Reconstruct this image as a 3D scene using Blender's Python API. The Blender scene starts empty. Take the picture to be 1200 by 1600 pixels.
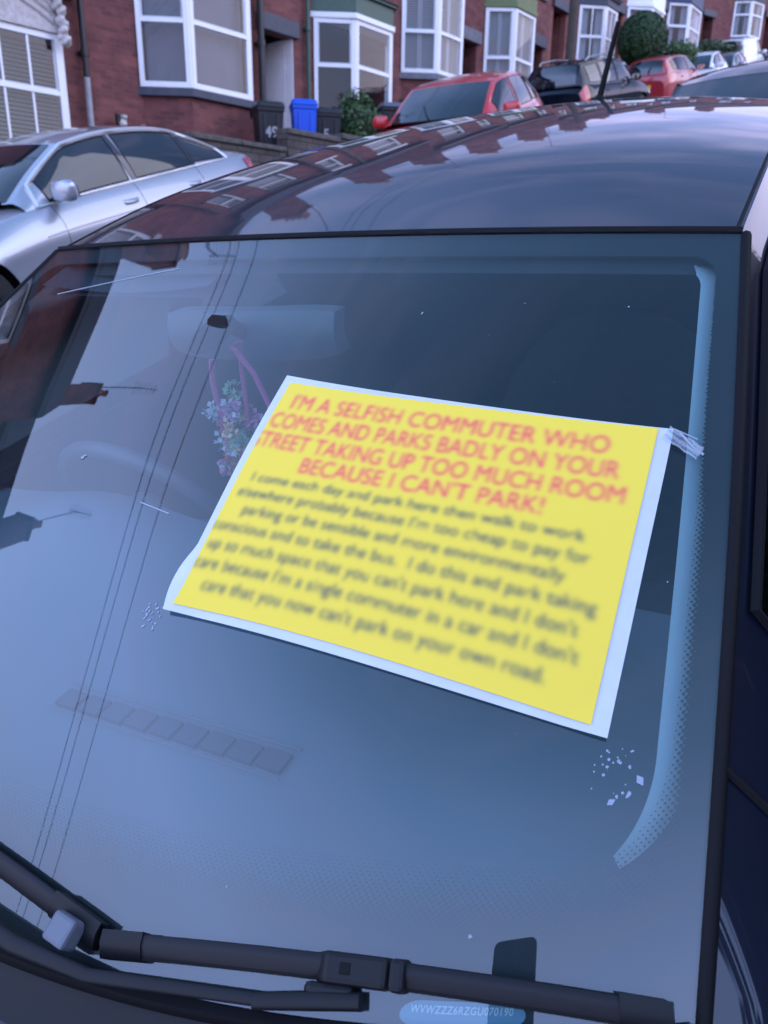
import bpy, math, random
import numpy as np
from mathutils import Vector, Matrix
R = math.radians
random.seed(7)
S = bpy.context.scene
COL = S.collection

# ------------------------------------------------------------------ camera
def rmx(a): return Matrix.Rotation(a, 4, 'X')
def rmy(a): return Matrix.Rotation(a, 4, 'Y')
def rmz(a): return Matrix.Rotation(a, 4, 'Z')
CAR = rmx(R(12.3)) @ rmy(R(-1.55))                 # the dark hatchback's own tilt on the steep street
CAMPOS = CAR @ Vector((.682, -.322, 1.547))
CAMROT = rmz(R(28.26)) @ rmx(math.pi/2 - R(18.49)) @ rmz(R(.84))
cd = bpy.data.cameras.new('camera'); cam = bpy.data.objects.new('camera', cd); COL.objects.link(cam)
cam.matrix_world = Matrix.Translation(CAMPOS) @ CAMROT
cd.sensor_fit = 'VERTICAL'; cd.sensor_height = 36; cd.lens = 36*1202/1600
cd.clip_start = .02; cd.clip_end = 900
cd.dof.use_dof = True; cd.dof.focus_distance = .80; cd.dof.aperture_fstop = 9.5
S.camera = cam
S.render.resolution_x = 768; S.render.resolution_y = 1024

# ------------------------------------------------------------------ sky and sun
SUN_EL, SUN_ROT = R(34), R(62)
w = bpy.data.worlds.new('World'); S.world = w; w.use_nodes = True
nt = w.node_tree; N = nt.nodes; L = nt.links; N.clear()
out = N.new('ShaderNodeOutputWorld'); bg = N.new('ShaderNodeBackground'); bg.inputs[1].default_value = .15
sky = N.new('ShaderNodeTexSky'); sky.sky_type = 'NISHITA'; sky.sun_disc = False
sky.sun_elevation = SUN_EL; sky.sun_rotation = SUN_ROT; sky.ozone_density = 3; sky.air_density = 1.0; sky.dust_density = .4
tc = N.new('ShaderNodeTexCoord'); mp = N.new('ShaderNodeMapping'); mp.inputs['Scale'].default_value = (2.0, 1.2, 13.0)
mp.inputs['Rotation'].default_value = (0, R(8), R(30))
n1 = N.new('ShaderNodeTexNoise'); n1.inputs['Scale'].default_value = 1.6; n1.inputs['Detail'].default_value = 6; n1.inputs['Distortion'].default_value = .6
cr = N.new('ShaderNodeValToRGB'); cr.color_ramp.elements[0].position = .44; cr.color_ramp.elements[1].position = .64
cr.color_ramp.elements[0].color = (0, 0, 0, 1); cr.color_ramp.elements[1].color = (1, 1, 1, 1)
# evening light: deep blue overhead, lilac haze and cloud streaks lower down, brightest down the hill behind the camera
def MIX(a, b, f):
    m_ = N.new('ShaderNodeMix'); m_.data_type = 'RGBA'
    for sk, v in (('A', a), ('B', b), ('Factor', f)):
        if isinstance(v, (tuple, float, int)): m_.inputs[sk].default_value = v
        else: L.new(v, m_.inputs[sk])
    return m_.outputs['Result']
def RAMP(src, stops):
    r_ = N.new('ShaderNodeValToRGB'); L.new(src, r_.inputs[0]); e = r_.color_ramp.elements
    while len(e) < len(stops): e.new(.5)
    for k, (p_, c_) in enumerate(stops): e[k].position = p_; e[k].color = (*c_, 1) if len(c_) == 3 else c_
    return r_.outputs[0]
sp_ = N.new('ShaderNodeSeparateXYZ'); L.new(tc.outputs['Generated'], sp_.inputs[0])
U = 1/1.5
north = RAMP(sp_.outputs['Z'], [(0,(1.25*U,1.18*U,1.5*U)),(.28,(1.08*U,1.08*U,1.62*U)),(.40,(.46*U,.56*U,1.1*U)),(.52,(.10*U,.18*U,.40*U)),(1,(.09*U,.21*U,.44*U))])
south = RAMP(sp_.outputs['Z'], [(0,(1.0*U,1.05*U,1.5*U)),(.3,(1.05*U,1.35*U,2.3*U)),(.66,(1.0*U,1.42*U,2.75*U)),(.86,(.30*U,.56*U,1.1*U)),(1,(.09*U,.21*U,.44*U))])
ym = N.new('ShaderNodeMapRange'); ym.inputs['From Min'].default_value = -.15; ym.inputs['From Max'].default_value = .75; L.new(sp_.outputs['Y'], ym.inputs['Value'])
base = MIX(south, north, ym.outputs[0])
gain = N.new('ShaderNodeVectorMath'); gain.operation = 'SCALE'; gain.inputs['Scale'].default_value = 14.0; L.new(base, gain.inputs[0])
L.new(tc.outputs['Generated'], mp.inputs['Vector']); L.new(mp.outputs[0], n1.inputs['Vector']); L.new(n1.outputs['Fac'], cr.inputs[0])
haze = MIX(sky.outputs[0], gain.outputs[0], .92)
zf_ = RAMP(sp_.outputs['Z'], [(0,(.85,.85,.85)),(.37,(.78,.78,.78)),(.50,(.14,.14,.14)),(.72,(.12,.12,.12)),(.95,(.03,.03,.03))])
cmul = N.new('ShaderNodeMath'); cmul.operation = 'MULTIPLY'; L.new(cr.outputs[0], cmul.inputs[0]); L.new(zf_, cmul.inputs[1])
fin = MIX(haze, (10.8, 9.6, 14.2, 1), cmul.outputs[0])
L.new(fin, bg.inputs[0]); L.new(bg.outputs[0], out.inputs[0])
sl = bpy.data.lights.new('sun', 'SUN'); sl.energy = 1.2; sl.angle = R(60); sl.color = (.93, .90, 1)
so = bpy.data.objects.new('sun', sl); COL.objects.link(so)
# Nishita sun_rotation is measured from +Y clockwise
sd = Vector((math.sin(SUN_ROT)*math.cos(SUN_EL), math.cos(SUN_ROT)*math.cos(SUN_EL), math.sin(SUN_EL)))
so.rotation_euler = sd.to_track_quat('Z', 'Y').to_euler()
S.view_settings.view_transform = 'Standard'; S.view_settings.look = 'None'; S.view_settings.exposure = .10; S.view_settings.gamma = 1
S.render.engine = 'CYCLES'
S.cycles.max_bounces = 8; S.cycles.transparent_max_bounces = 16; S.cycles.glossy_bounces = 4

# ------------------------------------------------------------------ materials
MATS = {}
def mat(name, col=(.5,.5,.5), rough=.5, metal=0, coat=0, spec=.5, noise=0, nscale=8, bump=0, bscale=60, coat_rough=.03):
    if name in MATS: return MATS[name]
    m = bpy.data.materials.new(name); m.use_nodes = True; t = m.node_tree; b = t.nodes['Principled BSDF']
    b.inputs['Base Color'].default_value = (*col, 1); b.inputs['Roughness'].default_value = rough; b.inputs['Metallic'].default_value = metal
    b.inputs['Coat Weight'].default_value = coat; b.inputs['Coat Roughness'].default_value = coat_rough; b.inputs['Specular IOR Level'].default_value = spec
    tcn = t.nodes.new('ShaderNodeTexCoord')
    if noise:
        nz = t.nodes.new('ShaderNodeTexNoise'); nz.inputs['Scale'].default_value = nscale; nz.inputs['Detail'].default_value = 6; nz.inputs['Roughness'].default_value = .65
        t.links.new(tcn.outputs['Object'], nz.inputs['Vector'])
        r = t.nodes.new('ShaderNodeValToRGB'); r.color_ramp.elements[0].position = .3; r.color_ramp.elements[1].position = .7
        r.color_ramp.elements[0].color = (*[c*(1-noise) for c in col], 1); r.color_ramp.elements[1].color = (*[min(1, c*(1+noise)) for c in col], 1)
        t.links.new(nz.outputs['Fac'], r.inputs[0]); t.links.new(r.outputs[0], b.inputs['Base Color'])
    if bump:
        nb = t.nodes.new('ShaderNodeTexNoise'); nb.inputs['Scale'].default_value = bscale; nb.inputs['Detail'].default_value = 4
        t.links.new(tcn.outputs['Object'], nb.inputs['Vector'])
        bp = t.nodes.new('ShaderNodeBump'); bp.inputs['Strength'].default_value = bump; bp.inputs['Distance'].default_value = .01
        t.links.new(nb.outputs['Fac'], bp.inputs['Height']); t.links.new(bp.outputs[0], b.inputs['Normal'])
    MATS[name] = m; return m

def brick_mat(name, c1, c2, mortar, sx=.225, sy=.075, ms=.010, offset=.5):
    m = bpy.data.materials.new(name); m.use_nodes = True; t = m.node_tree; b = t.nodes['Principled BSDF']
    uv = t.nodes.new('ShaderNodeUVMap'); br = t.nodes.new('ShaderNodeTexBrick')
    br.inputs['Scale'].default_value = 1; br.inputs['Brick Width'].default_value = sx; br.inputs['Row Height'].default_value = sy
    br.inputs['Mortar Size'].default_value = ms*.6; br.inputs['Mortar Smooth'].default_value = .3; br.offset = offset
    br.inputs['Color1'].default_value = (*c1, 1); br.inputs['Color2'].default_value = (*c2, 1); br.inputs['Mortar'].default_value = (*mortar, 1)
    nz = t.nodes.new('ShaderNodeTexNoise'); nz.inputs['Scale'].default_value = 1.7; nz.inputs['Detail'].default_value = 8; nz.inputs['Roughness'].default_value = .7
    mx = t.nodes.new('ShaderNodeMix'); mx.data_type = 'RGBA'; mx.blend_type = 'MULTIPLY'; mx.inputs['Factor'].default_value = .75
    r = t.nodes.new('ShaderNodeValToRGB'); r.color_ramp.elements[0].color = (.42, .38, .40, 1); r.color_ramp.elements[1].color = (1.45, 1.38, 1.3, 1)
    r.color_ramp.elements[0].position = .3; r.color_ramp.elements[1].position = .7
    t.links.new(uv.outputs[0], br.inputs['Vector']); t.links.new(uv.outputs[0], nz.inputs['Vector']); t.links.new(nz.outputs['Fac'], r.inputs[0])
    t.links.new(br.outputs['Color'], mx.inputs['A']); t.links.new(r.outputs[0], mx.inputs['B']); t.links.new(mx.outputs['Result'], b.inputs['Base Color'])
    bp = t.nodes.new('ShaderNodeBump'); bp.inputs['Strength'].default_value = .5; bp.inputs['Distance'].default_value = .01; bp.invert = True
    t.links.new(br.outputs['Fac'], bp.inputs['Height']); t.links.new(bp.outputs[0], b.inputs['Normal'])
    b.inputs['Roughness'].default_value = .85; MATS[name] = m; return m

def glass_mat(name, tint=(.9,.95,.95), base=.085, blend=1.0, dirt=0.0, dirtcol=(.35,.5,.7)):
    m = bpy.data.materials.new(name); m.use_nodes = True; t = m.node_tree; t.nodes.clear()
    o = t.nodes.new('ShaderNodeOutputMaterial'); tr = t.nodes.new('ShaderNodeBsdfTransparent'); tr.inputs[0].default_value = (*tint, 1)
    gl = t.nodes.new('ShaderNodeBsdfGlossy'); gl.inputs['Roughness'].default_value = 0.0
    lw = t.nodes.new('ShaderNodeLayerWeight'); lw.inputs['Blend'].default_value = .5
    pw = t.nodes.new('ShaderNodeMath'); pw.operation = 'POWER'; pw.inputs[1].default_value = 4.2
    ml = t.nodes.new('ShaderNodeMath'); ml.operation = 'MULTIPLY_ADD'; ml.inputs[1].default_value = 1-base; ml.inputs[2].default_value = base
    mxs = t.nodes.new('ShaderNodeMixShader')
    t.links.new(lw.outputs['Facing'], pw.inputs[0]); t.links.new(pw.outputs[0], ml.inputs[0]); t.links.new(ml.outputs[0], mxs.inputs[0])
    if dirt:
        df = t.nodes.new('ShaderNodeBsdfDiffuse'); df.inputs[0].default_value = (*dirtcol, 1)
        tcn = t.nodes.new('ShaderNodeTexCoord'); nz = t.nodes.new('ShaderNodeTexNoise'); nz.inputs['Scale'].default_value = 2.5; nz.inputs['Detail'].default_value = 7
        mm = t.nodes.new('ShaderNodeMath'); mm.operation = 'MULTIPLY'; mm.inputs[1].default_value = dirt*2
        t.links.new(tcn.outputs['Object'], nz.inputs['Vector']); t.links.new(nz.outputs['Fac'], mm.inputs[0])
        m2 = t.nodes.new('ShaderNodeMixShader'); t.links.new(mm.outputs[0], m2.inputs[0]); t.links.new(tr.outputs[0], m2.inputs[1]); t.links.new(df.outputs[0], m2.inputs[2])
        t.links.new(m2.outputs[0], mxs.inputs[1])
    else: t.links.new(tr.outputs[0], mxs.inputs[1])
    t.links.new(gl.outputs[0], mxs.inputs[2]); t.links.new(mxs.outputs[0], o.inputs[0])
    MATS[name] = m; return m

RED1 = brick_mat('red_brick', (.225,.070,.062), (.135,.042,.045), (.13,.082,.082))
RED2 = brick_mat('red_brick_light', (.27,.085,.072), (.19,.06,.056), (.17,.12,.11))
SLATE = brick_mat('slate_roof', (.055,.055,.07), (.04,.04,.052), (.018,.018,.022), .25, .18, .012)
STONEW = brick_mat('rubble_stone', (.095,.080,.074), (.055,.048,.048), (.022,.02,.02), .34, .14, .02)
PAVE = brick_mat('paving_slabs', (.085,.085,.085), (.065,.065,.067), (.03,.03,.03), .6, .6, .02)
WHITE = mat('white_upvc', (.80,.80,.82), .3, noise=.04, nscale=3)
WHITEP = mat('white_render', (.85,.83,.85), .7, noise=.08, nscale=4)
CREAM = mat('carved_limestone', (.50,.46,.45), .8, noise=.25, nscale=14, bump=.6, bscale=30)
SILL = mat('painted_sill_dark', (.045,.05,.075), .55, noise=.2)
SILLG = mat('stone_sill_grey', (.16,.16,.18), .8, noise=.25)
BLACKP = mat('black_pipe_paint', (.012,.012,.018), .35)
GREYP = mat('grey_pipe_paint', (.33,.34,.37), .4, noise=.15)
GREENP = mat('dark_green_paint', (.035,.085,.06), .45, noise=.15)
OLIVE = mat('olive_green_paint', (.12,.16,.05), .5, noise=.15)
NAVYP = mat('navy_blue_paint', (.02,.035,.10), .5)
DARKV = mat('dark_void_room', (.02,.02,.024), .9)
CURT = mat('net_curtain', (.42,.42,.46), .9, noise=.12, nscale=9)
BLIND = mat('blind_slat', (.45,.45,.47), .5)
ASPH = mat('asphalt', (.055,.055,.058), .9, noise=.35, nscale=60, bump=.5, bscale=250)
KERB = mat('kerb_stone', (.25,.24,.22), .85, noise=.2)
SOIL = mat('garden_earth', (.07,.06,.045), .95, noise=.4, nscale=12)
COPE = mat('weathered_coping', (.095,.085,.078), .9, noise=.45, nscale=9, bump=.8, bscale=25)
BINBLK = mat('bin_black_plastic', (.012,.013,.018), .45, bump=.1)
BINBLU = mat('bin_blue_plastic', (.006,.085,.62), .42, bump=.1)
HGLASS = glass_mat('house_glass', (.75,.78,.82), .055)
RUBBER = mat('black_rubber', (.005,.005,.007), .7, spec=.2)
PLAST = mat('black_plastic_trim', (.008,.009,.012), .55, spec=.3)
CHROME = mat('chrome', (.78,.78,.80), .08, 1)
BRIGHT = mat('polished_aluminium_trim', (.85,.85,.86), .38, .75)
TYRE = mat('tyre', (.015,.015,.016), .8)
ALLOY = mat('alloy_wheel', (.45,.45,.48), .3, .9)
TAILR = mat('red_tail_lens', (.45,.01,.015), .1, coat=1)
LAMPG = mat('clear_lamp_lens', (.55,.57,.62), .08, .3, coat=1)
CGLASS = mat('tinted_car_glass', (.010,.013,.018), .02, 0, spec=1.0)
PLATEY = mat('yellow_plate', (.75,.55,.04), .4); PLATEW = mat('white_plate', (.7,.7,.7), .4)
P_DARK = mat('deep_blue_black_paint', (.004,.0065,.017), .35, .0, coat=1, spec=.10)
P_SILV = mat('silver_metallic_paint', (.42,.44,.50), .32, .6, coat=1)
P_RED = mat('red_paint', (.50,.012,.020), .35, coat=1)
P_RED2 = mat('dark_red_paint', (.36,.02,.03), .35, coat=1)
P_NAVY = mat('navy_black_paint', (.005,.007,.014), .35, coat=.8, spec=0)
P_WHITE = mat('white_paint', (.70,.72,.74), .35, coat=1)
P_GREY = mat('grey_blue_metallic', (.22,.24,.30), .3, .5, coat=1)
INT_DK = mat('interior_dark_trim', (.020,.024,.032), .7, bump=.2, bscale=300)
INT_DASH = mat('dash_soft_plastic', (.095,.135,.17), .75)
INT_LT = mat('pillar_trim_pale', (.36,.44,.48), .75)
INT_HEAD = mat('headliner', (.035,.045,.06), .9)
SEATM = mat('seat_fabric', (.022,.03,.036), .95, noise=.2, nscale=40)

# ------------------------------------------------------------------ mesh helpers
class MB:
    def __init__(s): s.v = []; s.f = []; s.uv = None
    def quad(s, a, b, c, d):
        i = len(s.v); s.v += [tuple(a), tuple(b), tuple(c), tuple(d)]; s.f.append((i, i+1, i+2, i+3))
    def poly(s, pts):
        i = len(s.v); s.v += [tuple(p) for p in pts]; s.f.append(tuple(range(i, i+len(pts))))
    def box(s, x0, x1, y0, y1, z0, z1):
        i = len(s.v)
        s.v += [(x0,y0,z0),(x1,y0,z0),(x1,y1,z0),(x0,y1,z0),(x0,y0,z1),(x1,y0,z1),(x1,y1,z1),(x0,y1,z1)]
        s.f += [tuple(i+k for k in q) for q in ((0,3,2,1),(4,5,6,7),(0,1,5,4),(1,2,6,5),(2,3,7,6),(3,0,4,7))]
        return s
    def bar(s, p, q, wd, ht, up=(0,0,1)):       # box along p->q, wd across, ht along up
        p = Vector(p); q = Vector(q); d = (q-p).normalized(); up = Vector(up); sd_ = d.cross(up)
        if sd_.length < 1e-5: sd_ = d.cross(Vector((1,0,0)))
        sd_.normalize(); u = sd_.cross(d).normalized(); i = len(s.v)
        for e in (p, q):
            for a, b in ((-1,-1),(1,-1),(1,1),(-1,1)): s.v.append(tuple(e + sd_*a*wd/2 + u*b*ht/2))
        s.f += [tuple(i+k for k in t) for t in ((0,1,2,3),(7,6,5,4),(0,4,5,1),(1,5,6,2),(2,6,7,3),(3,7,4,0))]
        return s
    def prism(s, poly, z0, z1):                 # poly in xy, counter-clockwise
        i = len(s.v); n = len(poly)
        s.v += [(x,y,z0) for x,y in poly] + [(x,y,z1) for x,y in poly]
        s.f.append(tuple(i+k for k in reversed(range(n)))); s.f.append(tuple(i+n+k for k in range(n)))
        for k in range(n): s.f.append((i+k, i+(k+1)%n, i+n+(k+1)%n, i+n+k))
        return s
    def extr(s, pts, off):                      # closed polygon pts (3D) extruded by vector off
        i = len(s.v); n = len(pts); off = Vector(off)
        s.v += [tuple(p) for p in pts] + [tuple(Vector(p)+off) for p in pts]
        s.f.append(tuple(i+k for k in reversed(range(n)))); s.f.append(tuple(i+n+k for k in range(n)))
        for k in range(n): s.f.append((i+k, i+(k+1)%n, i+n+(k+1)%n, i+n+k))
        return s
    def tube(s, pts, r, n=8, closed=False, flat=1.0):
        pts = [Vector(p) for p in pts]; m = len(pts); i0 = len(s.v); rr = r if hasattr(r, '__len__') else [r]*m
        u = None
        for k, p in enumerate(pts):
            a = pts[(k-1)%m] if (closed or k > 0) else p; b = pts[(k+1)%m] if (closed or k < m-1) else p
            d = (b-a).normalized()
            if u is None:
                u = d.cross(Vector((0,0,1)));
                if u.length < 1e-3: u = d.cross(Vector((1,0,0)))
                u.normalize()
            else: u = (u - d*u.dot(d)).normalized()
            v = d.cross(u)
            for j in range(n):
                an = 2*math.pi*j/n; s.v.append(tuple(p + u*math.cos(an)*rr[k] + v*math.sin(an)*rr[k]*flat))
        for k in range(m if closed else m-1):
            k2 = (k+1) % m
            for j in range(n): s.f.append((i0+k*n+j, i0+k*n+(j+1)%n, i0+k2*n+(j+1)%n, i0+k2*n+j))
        if not closed:
            s.f.append(tuple(i0+j for j in reversed(range(n)))); s.f.append(tuple(i0+(m-1)*n+j for j in range(n)))
        return s
    def grid(s, fn, nu, nv, skip=None):
        i0 = len(s.v)
        for a in range(nu+1):
            for b in range(nv+1): s.v.append(tuple(fn(a/nu, b/nv)))
        for a in range(nu):
            for b in range(nv):
                if skip and skip((a+.5)/nu, (b+.5)/nv): continue
                q = i0 + a*(nv+1) + b; s.f.append((q, q+nv+1, q+nv+2, q+1))
        return s
    def lathe(s, prof, c=(0,0,0), axis='X', n=32, closed=False):     # prof: (radius, along)
        i0 = len(s.v); m = len(prof); c = Vector(c)
        for r_, h in prof:
            for j in range(n):
                a = 2*math.pi*j/n; q = {'X': (h, r_*math.cos(a), r_*math.sin(a)), 'Y': (r_*math.sin(a), h, r_*math.cos(a)), 'Z': (r_*math.cos(a), r_*math.sin(a), h)}[axis]
                s.v.append(tuple(c+Vector(q)))
        for k in range(m-1 + (1 if closed else 0)):
            k2 = (k+1) % m
            for j in range(n): s.f.append((i0+k*n+j, i0+k*n+(j+1)%n, i0+k2*n+(j+1)%n, i0+k2*n+j))
        return s
    def ball(s, c, rx_, ry_=None, rz_=None, n=16, m=10, fn=None):
        ry_ = ry_ or rx_; rz_ = rz_ or rx_; c = Vector(c)
        def f(a, b):
            th = math.pi*a; ph = 2*math.pi*b
            d = Vector((math.sin(th)*math.cos(ph), math.sin(th)*math.sin(ph), math.cos(th)))
            k = fn(d) if fn else 1
            return c + Vector((d.x*rx_, d.y*ry_, d.z*rz_))*k
        return s.grid(f, m, n)
    def build(s, name, m, parent=None, smooth=None, bevel=0, label=None):
        me = bpy.data.meshes.new(name); me.from_pydata(s.v, [], s.f); me.update()
        n = len(me.loops)
        if s.uv is None:
            uvl = me.uv_layers.new(name='UVMap')
            for p in me.polygons:
                nn = p.normal
                if abs(nn.z) > .8: t1 = Vector((1,0,0)); t2 = Vector((0,1,0))
                else:
                    t1 = Vector((-nn.y, nn.x, 0)).normalized(); t2 = nn.cross(t1) if abs(nn.z) > .15 else Vector((0,0,1))
                for li in p.loop_indices:
                    co = me.vertices[me.loops[li].vertex_index].co; uvl.data[li].uv = (co.dot(t1), co.dot(t2))
        else:
            for nm, arr in s.uv.items():
                uvl = me.uv_layers.new(name=nm)
                for li, lp in enumerate(me.loops): uvl.data[li].uv = arr[lp.vertex_index]
        me.materials.append(m)
        o = bpy.data.objects.new(name, me); COL.objects.link(o)
        if parent: o.parent = parent
        if smooth:
            me.shade_smooth(); me.set_sharp_from_angle(angle=R(smooth))
        if bevel:
            b = o.modifiers.new('bevel', 'BEVEL'); b.width = bevel; b.segments = 2; b.limit_method = 'ANGLE'; b.angle_limit = R(40)
        if label: o['label'] = label
        return o

def tag(o, label=None, cat=None, group=None, kind=None):
    if label: o['label'] = label
    if cat: o['category'] = cat
    if group: o['group'] = group
    if kind: o['kind'] = kind
    return o
def empty(name, mtx, label, cat, group=None):
    o = bpy.data.objects.new(name, None); COL.objects.link(o); o.matrix_world = mtx; o.empty_display_size = .2
    return tag(o, label, cat, group)
def crom(P, t):
    n = len(P); t = min(max(t, 0), 1); i = min(int(t*(n-1)), n-2); f = t*(n-1)-i
    p0, p1, p2, p3 = (Vector(P[max(i-1,0)]), Vector(P[i]), Vector(P[i+1]), Vector(P[min(i+2,n-1)]))
    return .5*((2*p1)+(-p0+p2)*f+(2*p0-5*p1+4*p2-p3)*f*f+(-p0+3*p1-3*p2+p3)*f**3)
def interp(tab, x):                             # smooth table lookup: [(x, y), ...]
    if x <= tab[0][0]: return tab[0][1]
    for k in range(len(tab)-1):
        if x <= tab[k+1][0]:
            (x0, y0), (x1, y1) = tab[k], tab[k+1]; f = (x-x0)/(x1-x0)
            m0 = (tab[k+1][1]-tab[k-1][1])/(tab[k+1][0]-tab[k-1][0]) if k > 0 else (y1-y0)/(x1-x0)
            m1 = (tab[k+2][1]-tab[k][1])/(tab[k+2][0]-tab[k][0]) if k+2 < len(tab) else (y1-y0)/(x1-x0)
            h = x1-x0
            return (2*f**3-3*f*f+1)*y0 + (f**3-2*f*f+f)*h*m0 + (-2*f**3+3*f*f)*y1 + (f**3-f*f)*h*m1
    return tab[-1][1]

# ------------------------------------------------------------------ ground
GN = CAR.to_3x3() @ Vector((0,0,1))
def gz(x, y): return -(GN.x*x + GN.y*y)/GN.z
PHI = R(9.5)
SV = Vector((math.sin(PHI), math.cos(PHI), 0)); WV = Vector((math.cos(PHI), -math.sin(PHI), 0))
def AW(a, u, dz=0):                              # a = metres up the street, u = metres across it (east positive)
    p = SV*a + WV*u; return Vector((p.x, p.y, gz(p.x, p.y)+dz))
def strip(name, u0, u1, a0, a1, dz, m, thick=0, na=1):
    b = MB()
    for k in range(na):
        A = a0+(a1-a0)*k/na; B = a0+(a1-a0)*(k+1)/na
        b.quad(AW(A,u0,dz), AW(A,u1,dz), AW(B,u1,dz), AW(B,u0,dz))
    if thick:
        b.quad(AW(a0,u1,dz), AW(a0,u1,dz-thick), AW(a1,u1,dz-thick), AW(a1,u1,dz)); b.quad(AW(a0,u0,dz), AW(a1,u0,dz), AW(a1,u0,dz-thick), AW(a0,u0,dz-thick))
    o = b.build(name, m); tag(o, kind='structure'); return o
strip('ground', -90, 90, -60, 160, -.02, SOIL)
strip('road', -8.6, 1.35, -40, 120, 0, ASPH)
strip('pavement', 1.50, 3.3, -40, 120, .11, PAVE, .13)
strip('kerb', 1.35, 1.50, -40, 120, .12, KERB, .14)
strip('pavement', -10.25, -8.75, -40, 120, .11, PAVE, .13)
strip('kerb', -8.75, -8.60, -40, 120, .12, KERB, .14)

# ------------------------------------------------------------------ terraced houses
# a house's own frame: origin at the foot of its uphill front corner, x runs downhill along the front, y out to the street, z up
def wall_holes(b, x0, x1, z0, z1, y0, y1, holes):
    xs = sorted({x0, x1, *[h[0] for h in holes], *[h[1] for h in holes]}); zs = sorted({z0, z1, *[h[2] for h in holes], *[h[3] for h in holes]})
    inside = lambda cx, cz: any(h[0] < cx < h[1] and h[2] < cz < h[3] for h in holes)
    for i in range(len(xs)-1):
        k = 0
        while k < len(zs)-1:
            cx = (xs[i]+xs[i+1])/2
            if inside(cx, (zs[k]+zs[k+1])/2): k += 1; continue
            j = k
            while j+1 < len(zs)-1 and not inside(cx, (zs[j+1]+zs[j+2])/2): j += 1
            b.quad((xs[i+1], y1, zs[k]), (xs[i], y1, zs[k]), (xs[i], y1, zs[j+1]), (xs[i+1], y1, zs[j+1]))
            k = j+1
    for a0, a1, c0, c1 in holes:                 # reveals
        b.quad((a0,y0,c0),(a0,y1,c0),(a0,y1,c1),(a0,y0,c1)); b.quad((a1,y1,c0),(a1,y0,c0),(a1,y0,c1),(a1,y1,c1))
        b.quad((a0,y0,c1),(a0,y1,c1),(a1,y1,c1),(a1,y0,c1)); b.quad((a0,y1,c0),(a0,y0,c0),(a1,y0,c0),(a1,y1,c0))

def face_frame(b, g, p, q, z0, z1, tz, fw=.07, dp=.07, top_h=.07, arch=0, mull=0, inset=0, skipg=False):
    # a window face in the vertical plane p->q (xy), outward normal to the right of p->q seen from above
    P = Vector((*p, 0)); Q = Vector((*q, 0)); d = (Q-P).normalized(); n = Vector((d.y, -d.x, 0)); Lg = (Q-P).length
    def bb(s0, s1, za, zb, d0=0, d1=dp):
        c = [P+d*s0+n*d0, P+d*s1+n*d0, P+d*s1+n*d1, P+d*s0+n*d1]
        i = len(b.v); b.v += [(v.x,v.y,za) for v in c]+[(v.x,v.y,zb) for v in c]
        b.f += [tuple(i+k for k in t) for t in ((0,3,2,1),(4,5,6,7),(0,1,5,4),(1,2,6,5),(2,3,7,6),(3,0,4,7))]
    bb(0, fw, z0, z1); bb(Lg-fw, Lg, z0, z1)
    bb(fw, Lg-fw, z0, z0+fw*1.1, 0, dp-.003); bb(fw, Lg-fw, z1-top_h, z1, 0, dp-.003)
    if tz: bb(fw, Lg-fw, tz-.035, tz+.035, 0, dp-.003)
    if tz:   # inner sash edge of the opening light above, a step thinner
        for (a, c) in ((tz+.035, z1-top_h),):
            bb(fw, fw+.035, a, c, 0, dp-.03); bb(Lg-fw-.035, Lg-fw, a, c, 0, dp-.03); bb(fw+.035, Lg-fw-.035, a, a+.03, 0, dp-.033)
    for k in range(mull):
        s = fw+(Lg-2*fw)*(k+1)/(mull+1); bb(s-.018, s+.018, z0+fw, z1-top_h, .01, dp-.015)
    gp = [P+d*fw+n*.02, P+d*(Lg-fw)+n*.02]
    g.quad((gp[0].x,gp[0].y,z0+fw),(gp[1].x,gp[1].y,z0+fw),(gp[1].x,gp[1].y,z1-top_h),(gp[0].x,gp[0].y,z1-top_h))
    return P, d, n, Lg

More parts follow.
